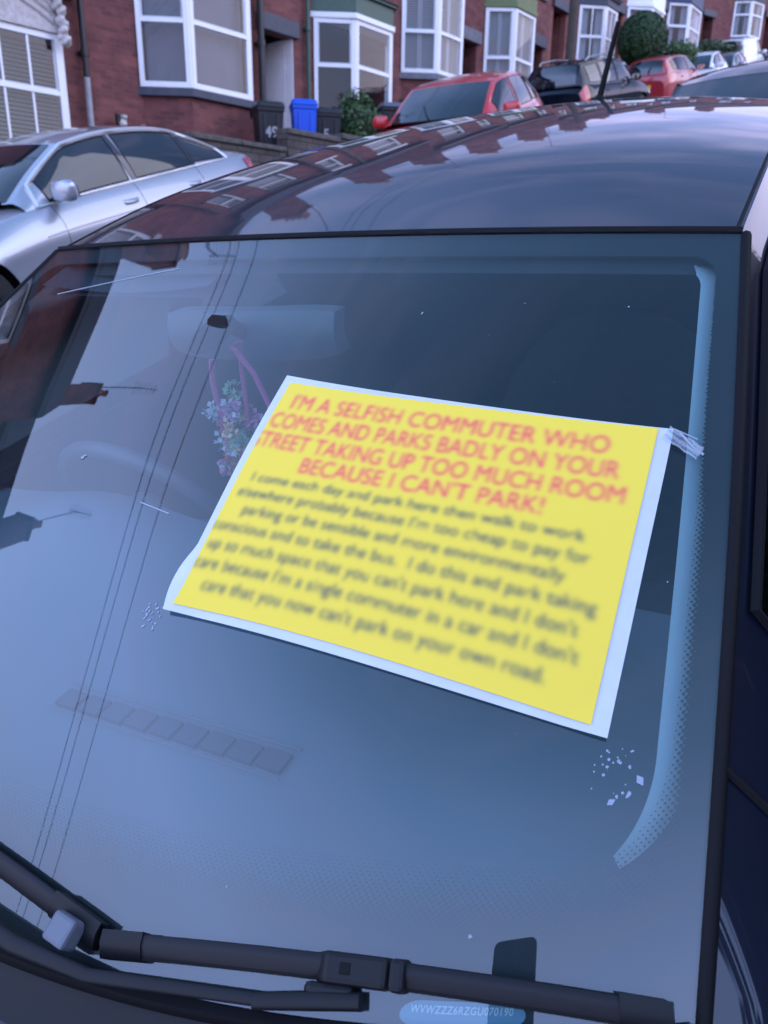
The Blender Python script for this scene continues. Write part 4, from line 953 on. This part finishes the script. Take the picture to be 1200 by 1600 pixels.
g.build('mirror_mount_disc', RUBBER, ws_o)
# chassis number strip under the glass
def capsule(t0, t1, s0, s1, off, n=10):
    P = []; cs = (s0+s1)/2; rs = (s1-s0)/2; rt_ = rs*.80/.67*1.0
    for k in range(n+1): a = -math.pi/2+math.pi*k/n; P.append(surf(WS, cs+rs*math.sin(a), t1-rt_+rt_*math.cos(a), off=off))
    for k in range(12): P.append(surf(WS, s1, t1-rt_+(t0-t1+2*rt_)*(k+1)/13, off=off))
    for k in range(n+1): a = math.pi/2+math.pi*k/n; P.append(surf(WS, cs+rs*math.sin(a), t0+rt_+rt_*math.cos(a), off=off))
    for k in range(12): P.append(surf(WS, s0, t0+rt_+(t1-t0-2*rt_)*(k+1)/13, off=off))
    return P
g = MB(); g.poly(capsule(.728,.848,.004,.036,-.0018)); vp = g.build('chassis_number_window', mat('vin_window', (.16,.30,.40), .4), ws_o)
def text_mesh(body, size, m, extrude=0, offset=0, space=1.0, align='LEFT'):
    tcu = bpy.data.curves.new('txt', 'FONT'); tcu.body = body; tcu.size = size; tcu.extrude = extrude; tcu.offset = offset; tcu.space_character = space; tcu.align_x = align
    t = bpy.data.objects.new('txt', tcu); COL.objects.link(t); dg = bpy.context.evaluated_depsgraph_get(); me = bpy.data.meshes.new_from_object(t.evaluated_get(dg)); bpy.data.objects.remove(t)
    me.materials.clear(); me.materials.append(m) if m else None; return me
me = text_mesh('WVWZZZ6RZGU070190', .0125, mat('vin_letters', (.62,.72,.78), .5), 0, .0002, 1.12)
xs_ = [v.co.x for v in me.vertices]; W_ = max(xs_)
for v in me.vertices:
    f = v.co.x/W_; t = .738+.098*f; s = .0225+.0115*(v.co.y/.0125)*1.15-.001; p = surf(WS, min(max(s,0),.99), t, off=-.0009); v.co = p
vo = bpy.data.objects.new('chassis_number', me); COL.objects.link(vo); vo.parent = vp
# aerial
g = MB(); g.lathe([(0,0),(.020,0),(.018,.012),(.009,.02),(0,.022)], (-.02,2.40,1.445), 'Z', 16); g.tube([(-.02,2.40,1.455),(.0,2.42,1.55),(.022,2.44,1.655)], [.0095,.0085,.0065], 10); g.build('roof_aerial', RUBBER, car_root, smooth=50)

# wipers
def on_glass(x, y, off):
    s = .05
    for _ in range(12):
        t = x/(.675-.088*s); p = surf(WS, s, t); p2 = surf(WS, s+.01, t); s += (y-p.y)/((p2.y-p.y)/.01); s = min(max(s,.0),.9)
    return surf(WS, s, x/(.675-.088*s), off=off)
def wiper(A, B, joint, arm, lab, cap_a=False):
    root = tag(MB().build('wiper', RUBBER), None); bpy.data.objects.remove(root)
    n_ = 24; line = [on_glass(A[0]+(B[0]-A[0])*k/n_, A[1]+(B[1]-A[1])*k/n_, 0) for k in range(n_+1)]
    nrm = Vector((0,-.45,.89)); dr = (line[-1]-line[0]).normalized(); cr_ = nrm.cross(dr).normalized()   # cr_ points up the glass
    def sect(P, poly, nm, m, k0=0, k1=None, par=None, bev=0):
        g = MB(); pts_ = line[k0:(k1 or n_)+1]; i0 = 0; m_ = len(poly)
        for p in pts_:
            for (c, h) in poly: g.v.append(tuple(p+cr_*c*.66+nrm*h*.66))
        for k in range(len(pts_)-1):
            for j in range(m_): g.f.append((k*m_+j, k*m_+(j+1)%m_, (k+1)*m_+(j+1)%m_, (k+1)*m_+j))
        g.f.append(tuple(reversed(range(m_)))); g.f.append(tuple((len(pts_)-1)*m_+j for j in range(m_)))
        return g.build(nm, m, par, smooth=62)
    blade = sect(None, [(-.004,.009),(-.010,.011),(-.011,.014),(.002,.0225),(.012,.0235),(.0135,.022),(.012,.012),(.004,.009)], 'wiper_blade', mat('wiper_plastic', (.010,.010,.014), .5, spec=.3, bump=0), 0, None, car_root)
    blade['label'] = lab
    sect(None, [(-.0015,.001),(.0015,.001),(.003,.009),(-.003,.009)], 'rubber_lip', RUBBER, 0, None, blade)
    sect(None, [(-.012,.004),(-.0125,.0145),(-.009,.0155),(-.004,.010),(-.004,.004)], 'lower_edge', RUBBER, 0, None, blade)
    for (k0, k1) in ((0,2),(n_-2,n_)): sect(None, [(-.014,.004),(-.014,.0155),(.002,.0250),(.0155,.0255),(.0155,.008),(.0,.004)], 'end_cap', PLAST, k0, k1, blade)
    return blade, line, nrm, dr, cr_
BL2, ln, nr, dr, cr_ = wiper((.262,-.130), (.662,-.004), None, None, 'wiper blade lying along the foot of the windscreen')
# joint block
J = ln[10]
g = MB()
def blk(P, l0, l1, c0, c1, h0, h1, taper=0):
    A = [P+dr*l+cr_*c+nr*h for (l,c,h) in ((l0,c0,h0),(l1,c0,h0),(l1,c1,h0),(l0,c1,h0),(l0+taper,c0,h1),(l1,c0,h1),(l1,c1,h1),(l0+taper,c1,h1))]
    i = len(g.v); g.v += [tuple(v) for v in A]; g.f += [tuple(i+k for k in q) for q in ((0,3,2,1),(4,5,6,7),(0,1,5,4),(1,2,6,5),(2,3,7,6),(3,0,4,7))]
blk(ln[12], -.040, .018, -.0098, .0105, .004, .0205, .012); blk(ln[12], .0185, .030, -.0102, .0108, .004, .0195)
blk(ln[12], -.046, -.006, -.0215, -.0092, .005, .0175, .006); jb = g.build('arm_joint', PLAST, BL2, bevel=.0035)
g = MB(); blk(ln[12], -.016, -.008, -.0035, .004, .0200, .0211); g.build('clip_button', RUBBER, jb, bevel=.0008)
def arm(pts, wds, nm='wiper_arm'):
    g = MB()
    for k in range(len(pts)-1): pass
    n_ = len(pts); i0 = 0
    for k, p in enumerate(pts):
        a = pts[max(k-1,0)]; b_ = pts[min(k+1,n_-1)]; d = (b_-a).normalized(); c = nr.cross(d).normalized(); w_, h_ = wds[k]
        for (cc, hh) in ((-w_/2,-h_/2),(w_/2,-h_/2),(w_/2,h_*.3),(w_*.3,h_/2),(-w_*.3,h_/2),(-w_/2,h_*.3)): g.v.append(tuple(p+c*cc+nr*hh))
    for k in range(n_-1):
        for j in range(6): g.f.append((k*6+j, k*6+(j+1)%6, (k+1)*6+(j+1)%6, (k+1)*6+j))
    g.f.append(tuple(reversed(range(6)))); g.f.append(tuple((n_-1)*6+j for j in range(6)))
    return g.build(nm, PLAST, car_root, smooth=62)
def gl3(x, y, off): return surf(WS, 0, min(max(x/.675,-1),1))*0+Vector((x, y, on_glass(x, max(y, surf(WS,0,min(max(x/.675,-1),1)).y+.001), 0).z+off))
q0 = ln[12]-dr*.012-cr_*.018+nr*.014
A2 = arm([q0+dr*.012, q0-dr*.03-cr_*.004, q0-dr*.065-cr_*.008], [(.011,.010),(.012,.010),(.011,.008)], 'wiper_arm')
pts = [q0-dr*.060-cr_*.007, gl3(.270,-.158,.020), gl3(.200,-.166,.024), gl3(.12,-.166,.028), gl3(-.02,-.176,.032), gl3(-.12,-.185,.034), gl3(-.20,-.185,.030)]
o = arm(pts, [(.009,.005),(.010,.006),(.013,.008),(.016,.009),(.018,.010),(.024,.014),(.030,.020)], 'arm_rod'); o.parent = A2
BL1, ln1, nr, dr, cr_ = wiper((-.37,-.088), (.255,-.128), None, None, 'wiper blade running off the left edge of the photo')
g = MB(); blk(ln1[-1], -.040, -.012, -.018, .004, .012, .030, .004); g.build('grey_end_piece', mat('grey_clip', (.12,.14,.18), .4), BL1, bevel=.003)
q1 = ln1[10]-cr_*.016+nr*.018
A1 = arm([q1, gl3(-.22,-.155,.026), gl3(-.40,-.150,.03), gl3(-.52,-.13,.03)], [(.018,.014),(.020,.012),(.026,.018),(.034,.024)], 'wiper_arm')

# marks on the glass: tape residue, chips, drips
RES = mat('tape_residue', (.30,.34,.44), .6)
g = MB(); rnd = random.Random(5)
def fleck(t, s, r, m=5, off=.0006, ar=1, rot=0):
    pts = []
    for k in range(m):
        a = 2*math.pi*k/m; rr = r*rnd.uniform(.6,1.2); x = rr*math.cos(a)*ar; y = rr*math.sin(a); xr = x*math.cos(rot)-y*math.sin(rot); yr = x*math.sin(rot)+y*math.cos(rot)
        pts.append(surf(WS, s+yr/.80, t+xr/.65, off=off))
    g.poly(pts)
for _ in range(26): fleck(.887+rnd.uniform(-.012,.028), .228+rnd.uniform(-.012,.030), rnd.uniform(.0004,.0015), 5)
fleck(.898,.214,.0036,4,ar=1.2,rot=.6); fleck(.925,.232,.0030,4,ar=1.6,rot=2.2); fleck(.915,.220,.0018,6,ar=1.9,rot=.9)
g.build('tape_residue', RES, ws_o, label='torn white tape residue below the lower right corner of the notice')
g = MB()
for _ in range(24): fleck(.212+rnd.uniform(-.022,.018), .333+rnd.uniform(-.014,.014), rnd.uniform(.0005,.0014), 5, ar=1.8, rot=rnd.uniform(0,3))
g.build('tape_residue', RES, ws_o, label='small white tape flecks left of the notice')
g = MB()
g.tube([surf(WS, .449, .058, off=.0004), surf(WS, .441, .133, off=.0004)], .0006, 4)
g.tube([surf(WS, .806+.077*k/8, -.751+.411*k/8, off=.0004) for k in range(9)], .0006, 4)
g.build('scratch', mat('scratch_white', (.45,.52,.60), .6), ws_o)
g = MB(); fleck(-.151,.497,.0035,7); fleck(-.147,.500,.0018,6,off=.001); fleck(.815,.795,.0014,6); fleck(.622,.799,.0009,5); fleck(.421,.777,.0010,5,ar=3,rot=1.4); fleck(.78,.10,.0016,6); fleck(.36,.60,.001,5); fleck(.50,.12,.001,5); fleck(.93,.41,.0008,5); fleck(.2,.3,.0007,4)
for _ in range(60): fleck(rnd.uniform(-.6,.95), rnd.uniform(.15,.95), rnd.uniform(.0002,.0005), 4)
g.build('stone_chips_and_specks', mat('speck_dust', (.30,.34,.40), .8), ws_o)

# ------------------------------------------------------------------ the yellow notice (A3 in a clear sleeve) lying on the windscreen
CT = {'TL': (.207,.656), 'TR': (.915,.600), 'BR': (.884,.265), 'BL': (.232,.338)}
YT = {'TL': (.226,.644), 'TR': (.893,.600), 'BR': (.864,.276), 'BL': (.244,.345)}
def bil(Cn, a, q):
    t = (Cn['BL'][0]*(1-a)+Cn['BR'][0]*a)*(1-q)+(Cn['TL'][0]*(1-a)+Cn['TR'][0]*a)*q; s = (Cn['BL'][1]*(1-a)+Cn['BR'][1]*a)*(1-q)+(Cn['TL'][1]*(1-a)+Cn['TR'][1]*a)*q; return t, s
def lift(a, q): return .004+.0035*math.sin(math.pi*a)*math.sin(math.pi*q)+.003*max(0,(.10-math.hypot(a,q))/.10)+.003*max(0,(.08-math.hypot(1-a,q))/.08)+.0004*math.sin(9*a+3*q)+.0006*math.sin(4*a-7*q)
notice = empty('paper_notice', CAR @ Matrix.Translation(Vector(surf(WS,.45,.55))), 'yellow notice with pink heading and grey text taped across the windscreen', 'notice')
OFF = Vector(surf(WS,.45,.55))
g = MB()
def sleeve(a, q):
    t, s = bil(CT, a, q); s += .017*4*a*(1-a)*(1-q)
    e = min(a, 1-a, q, 1-q)
    if a < .06 and q < .22: t -= .013*math.sin(math.pi*min(1, q/.22))*(1-a/.06)       # the lower left corner bulges and folds
    return surf(WS, s, t, off=lift(a,q))-OFF
g.grid(sleeve, 60, 44); g.build('plastic_sleeve', mat('sleeve_white', (.62,.64,.68), .25, coat=.3, noise=.06, nscale=20), notice, smooth=89)
# printed sheet: the lettering is ink on the sheet, soft under the sleeve; colours are stored per vertex
NX, NYY = 760, 540
HD = ["I'M A SELFISH COMMUTER WHO", "COMES AND PARKS BADLY ON YOUR", "STREET TAKING UP TOO MUCH ROOM", "BECAUSE I CAN'T PARK!"]
BT = ["I come each day and park here then walk to work", "elsewhere probably because I'm too cheap to pay for", "parking or be sensible and more environmentally", "conscious and to take the bus.  I do this and park taking",
      "up so much space that you can't park here and I don't", "care because I'm a single commuter in a car and I don't", "care that you now can't park on your own road."]
def raster(lines):
    img = np.zeros((NYY+1, NX+1), np.float32)
    for (txt, cx, y, wdt, hgt, bold) in lines:
        me = text_mesh(txt, 1.0, None, 0, bold); co = np.array([v.co[:2] for v in me.vertices]); x0, x1 = co[:,0].min(), co[:,0].max()
        sx_ = wdt/(x1-x0); P = np.stack([(co[:,0]-(x0+x1)/2)*sx_+cx, y+co[:,1]*hgt], 1)*[NX, NYY]
        me.calc_loop_triangles()
        for tr in me.loop_triangles:
            a, b_, c = P[tr.vertices[0]], P[tr.vertices[1]], P[tr.vertices[2]]
            xa, xb = int(max(0, math.floor(min(a[0],b_[0],c[0])))), int(min(NX, math.ceil(max(a[0],b_[0],c[0])))); ya, yb = int(max(0, math.floor(min(a[1],b_[1],c[1])))), int(min(NYY, math.ceil(max(a[1],b_[1],c[1]))))
            if xb < xa or yb < ya: continue
            X_, Y_ = np.meshgrid(np.arange(xa, xb+1), np.arange(ya, yb+1)); D = (b_[0]-a[0])*(c[1]-a[1])-(b_[1]-a[1])*(c[0]-a[0])
            if abs(D) < 1e-9: continue
            w1 = ((b_[0]-X_)*(c[1]-Y_)-(b_[1]-Y_)*(c[0]-X_))/D; w2 = ((c[0]-X_)*(a[1]-Y_)-(c[1]-Y_)*(a[0]-X_))/D; w3 = 1-w1-w2
            m_ = (w1 >= -.001) & (w2 >= -.001) & (w3 >= -.001); img[ya:yb+1, xa:xb+1][m_] = 1
    return img
def blur(im, sg):
    n_ = int(sg*3); k = np.exp(-.5*(np.arange(-n_, n_+1)/sg)**2); k /= k.sum()
    im = np.apply_along_axis(lambda r: np.convolve(r, k, 'same'), 1, im); return np.apply_along_axis(lambda r: np.convolve(r, k, 'same'), 0, im)
hl = [(HD[0],.475,.885,.83,.088,.012),(HD[1],.475,.785,.93,.088,.012),(HD[2],.475,.685,.975,.088,.012),(HD[3],.485,.590,.63,.088,.012)]
hl = [(a_[0],a_[1],a_[2]-.014,a_[3]*(1.035 if k == 0 else 1.0),.105,0.0) for k, a_ in enumerate(hl)]
bw = [.86,.90,.82,.965,.925,.95,.845]
bl_ = [(BT[k], .475+(.005 if k == 3 else 0), .505-.0735*k, bw[k], .062, 0.0) for k in range(7)]
im1 = np.clip(blur(raster(hl), 3.9)*1.62, 0, 1)**.9; im2 = np.clip(blur(raster(bl_), 4.3)*1.6, 0, 1)
yl = np.array([.95,.70,.075]); pk = np.array([.92,.21,.11]); gr = np.array([.13,.14,.10])
cimg = yl[None,None]*(1-im1[...,None])+pk*im1[...,None]; cimg = cimg*(1-im2[...,None])+gr*im2[...,None]
g = MB(); g.v = []
# surface positions from a coarser grid, interpolated
cg = np.array([[tuple(surf(WS, bil(YT,a/76,q/54)[1]+.017*4*(a/76)*(1-a/76)*(1-q/54), bil(YT,a/76,q/54)[0], off=lift(.03+.94*a/76,.03+.94*q/54)+.0012)-OFF) for a in range(77)] for q in range(55)])
ii = np.arange(NX+1)*76/NX; jj = np.arange(NYY+1)*54/NYY; i0 = np.minimum(ii.astype(int), 75); j0 = np.minimum(jj.astype(int), 53); fi = (ii-i0)[None,:,None]; fj = (jj-j0)[:,None,None]
VV = (cg[j0][:,i0]*(1-fi)+cg[j0][:,i0+1]*fi)*(1-fj)+(cg[j0+1][:,i0]*(1-fi)+cg[j0+1][:,i0+1]*fi)*fj
idx = np.arange((NX+1)*(NYY+1)).reshape(NYY+1, NX+1); F = np.stack([idx[:-1,:-1], idx[:-1,1:], idx[1:,1:], idx[1:,:-1]], -1).reshape(-1, 4)
me = bpy.data.meshes.new('printed_sheet'); me.vertices.add(VV.shape[0]*VV.shape[1]); me.vertices.foreach_set('co', VV.reshape(-1).astype(np.float32))
me.loops.add(F.size); me.loops.foreach_set('vertex_index', F.reshape(-1).astype(np.int32)); me.polygons.add(len(F)); me.polygons.foreach_set('loop_start', np.arange(0, F.size, 4, dtype=np.int32)); me.polygons.foreach_set('loop_total', np.full(len(F), 4, np.int32)); me.update(calc_edges=True)
ca = me.color_attributes.new('ink', 'FLOAT_COLOR', 'POINT'); ca.data.foreach_set('color', np.concatenate([cimg, np.ones(cimg.shape[:2]+(1,))], -1).reshape(-1).astype(np.float32))
me.shade_smooth()
pm = bpy.data.materials.new('printed_ink'); pm.use_nodes = True; pn = pm.node_tree; at = pn.nodes.new('ShaderNodeAttribute'); at.attribute_name = 'ink'; pn.links.new(at.outputs['Color'], pn.nodes['Principled BSDF'].inputs['Base Color']); pn.nodes['Principled BSDF'].inputs['Roughness'].default_value = .55; pn.nodes['Principled BSDF'].inputs['Specular IOR Level'].default_value = .2
me.materials.append(pm); po = bpy.data.objects.new('printed_sheet', me); COL.objects.link(po); po.parent = notice
tp = glass_mat('clear_tape', (.80,.85,.9), .12, dirt=.25, dirtcol=(.5,.6,.75))
def tape(p, q, w_, nm='adhesive_tape', lab=None):
    g = MB(); d = Vector((q[0]-p[0], q[1]-p[1], 0)); d.normalize(); c = Vector((-d.y, d.x, 0))
    g.grid(lambda a, b_: surf(WS, p[1]+(q[1]-p[1])*a+c.y*(b_-.5)*w_/.80, p[0]+(q[0]-p[0])*a+c.x*(b_-.5)*w_/.63, off=.002+.004*(1-a)+.0012*math.sin(14*b_)+.0008*math.sin(17*a+9*b_))-OFF, 14, 14); return g.build(nm, tp, notice, smooth=89, label=lab)
tape((.905,.594), (.955,.568), .013, lab='wrinkled clear tape at the upper right corner'); 
g = MB(); g.tube([surf(WS,.592,.925,off=.006)-OFF, surf(WS,.575,.945,off=.004)-OFF, surf(WS,.567,.960,off=.002)-OFF], .0012, 5); g.tube([surf(WS,.598,.915,off=.006)-OFF, surf(WS,.586,.95,off=.004)-OFF], .0008, 5); g.build('tape_crease', mat('crease_white', (.33,.38,.46), .5), notice)

# ------------------------------------------------------------------ garland hanging from the mirror inside
gm_ = empty('hanging_garland', CAR @ Matrix.Translation((-.06,.505,1.16)), 'colourful garland on pink ribbon loops hanging from the rear-view mirror', 'garland')
PK = mat('pink_ribbon', (.50,.07,.22), .6)
g = MB()
g.tube([(.030,.0,.105),(.022,-.008,.100),(.048,-.004,.060),(.062,0,.010),(.066,0,-.03)], .0045, 6); g.tube([(.030,0,.105),(.020,.004,.06),(.018,0,.0),(.014,0,-.03)], .004, 6)
g.tube([(-.028,0,.075),(-.036,0,.04),(-.034,0,.0),(-.028,0,-.03)], .005, 6); g.build('ribbon', PK, gm_, smooth=60)
rnd = random.Random(11)
blooms = [Vector((rnd.gauss(-.012,.021), rnd.uniform(-.02,.02), rnd.gauss(-.048,.036))) for _ in range(26)]
for ci, cl in enumerate(((.46,.48,.52),(.62,.10,.14),(.20,.36,.20),(.62,.40,.22),(.60,.22,.40))):
    g = MB()
    for bi, c in enumerate(blooms):
        if bi % 5 != ci and not (ci == 0 and bi % 3 == 0): continue
        for _ in range(34):                           # a frilled flower of small petals
            d = Vector((rnd.gauss(0,1), rnd.gauss(0,.7), rnd.gauss(0,1))).normalized(); r = rnd.uniform(.004,.017)
            t = d.cross(Vector((rnd.uniform(-1,1), rnd.uniform(-1,1), rnd.uniform(-1,1)))).normalized(); u = d.cross(t)
            p = c+d*r; g.poly([p-d*.005, p+t*.005, p+d*.005+u*.002, p-t*.005])
    g.build('paper_flower', mat('flower_%d' % ci, cl, .7), gm_)

# ------------------------------------------------------------------ the phone that takes the picture (it shows reflected in the glass)
ph = empty('smartphone', Matrix.Translation(CAMPOS) @ CAMROT, 'black smartphone held above the bonnet, seen reflected at the foot of the windscreen', 'phone')
g = MB()
def rr2(x0, x1, y0, y1, r, n=6):
    P = []
    for cx, cy, a0 in ((x1-r,y0+r,-90),(x1-r,y1-r,0),(x0+r,y1-r,90),(x0+r,y0+r,180)):
        for k in range(n+1): a = R(a0+90*k/n); P.append((cx+r*math.cos(a), cy+r*math.sin(a)))
    return P
g.prism(rr2(-.044,.032,-.114,.033,.011), .004, .012); g.build('phone_body', mat('phone_black', (.006,.006,.008), .25), ph, bevel=.0015)
g = MB(); g.prism(rr2(-.013,.021,-.006,.030,.007), .0025, .0041)
g.build('camera_bump', mat('phone_bump', (.010,.010,.013), .12), ph)
g = MB()
for cx, cy in ((0,0),(0,.018),(.014,.009)): g.lathe([(.0062,.0012),(.0075,.0012),(.0075,.0026),(.0062,.0026)], (cx,cy,0), 'Z', 24, True)
g.build('lens_ring', mat('lens_metal', (.05,.05,.055), .3, .8), ph)

# ------------------------------------------------------------------ overhead wires and their pole
def pole(x, y, ztop, lab):
    z = gz(x, y); rt = empty('telephone_pole', Matrix.Translation((x, y, z)), lab, 'pole', 'telephone poles')
    g = MB(); g.tube([(0,0,-.3),(0,0,ztop-z+.25)], [.14,.10], 12); g.build('post', mat('creosote_wood', (.06,.045,.038), .85, noise=.3), rt, smooth=60)
    g = MB(); g.bar((-.35,0,ztop-z), (.35,0,ztop-z), .08, .10)
    for xx in (-.3,-.1,.3): g.lathe([(.0,0),(.03,0),(.035,.05),(.02,.09),(0,.09)], (xx,0,ztop-z+.05), 'Z', 8)
    g.build('cross_arm', BLACKP, rt)
pole(-6.45, 23.0, 11.5, 'dark wooden telephone pole behind the navy SUV'); pole(-5.75, -24.5, 3.75, 'dark wooden telephone pole down the hill behind the photographer')
for k, (dx, dz) in enumerate(((-.3,0),(-.1,0),(.3,0))):
    g = MB(); pts = [(-5.75+dx+(-.70)*f, -24.5+47.5*f, 3.85+7.75*f-2.0*f*(1-f)+1.15*0+dz) for f in [i/40 for i in range(41)]]
    g.tube(pts, .0065, 5); tag(g.build('overhead_wire', BLACKP), ['black overhead wire nearest the houses, reflected in the windscreen','black overhead wire between the two outer ones','black overhead wire set apart on the street side'][k], 'wire', 'overhead wires')
g = MB(); g.tube([(-6.45+(k/20)*.6*0+(-1.2)*(k/20), 23-(k/20)*12.0, 11.5-(k/20)*2.6-.5*math.sin(math.pi*k/20)) for k in range(21)], .010, 5); tag(g.build('overhead_wire', BLACKP), 'thin service wire dropping from the pole to a brick house', 'wire', 'overhead wires')

# ------------------------------------------------------------------ the row across the street, behind the foreground car: it shades and shows in reflections
for k, (a0, el) in enumerate(((-9.5,'furthest downhill'),(-5.2,'second uphill from the end'),(-.9,'level with the foreground car'),(3.4,'just uphill of the foreground car'),(7.7,'beside the dark saloon'),(12.0,'beyond the dark saloon'))):
    zf = .22*(a0+2)-.3; org = SV*a0+WV*12.5; org.z = zf
    X = SV; Y = -WV; base = Matrix(((X.x,Y.x,0,org.x),(X.y,Y.y,0,org.y),(0,0,1,org.z),(0,0,0,1)))
    house(20+k, 0, 4.3, zf, dict(label='brick house across the street, '+el+', outside the photo', group='houses across the street', wall=RED1, bay=(.3,2.8), door=(3.2,4.1), dress='curtain', eaves=5.2), base=base)

for k in range(6):  # unseen hedge row, added so the foreground car's side reflects something dark
    a = -7.0+3.6*k; p = SV*a+WV*4.3; z = gz(p.x, p.y)
    leaves('added_dark_hedge', Vector((p.x, p.y, z+2.2)), .75, 2.1, 2.2, 2200, .14, [(.012,.030,.010),(.020,.042,.014)], 'tall dark hedge section beside the pavement behind the photographer, number %s going uphill' % ['one','two','three','four','five','six'][k], 'hedge', .75, 'unseen hedge added along the near pavement')
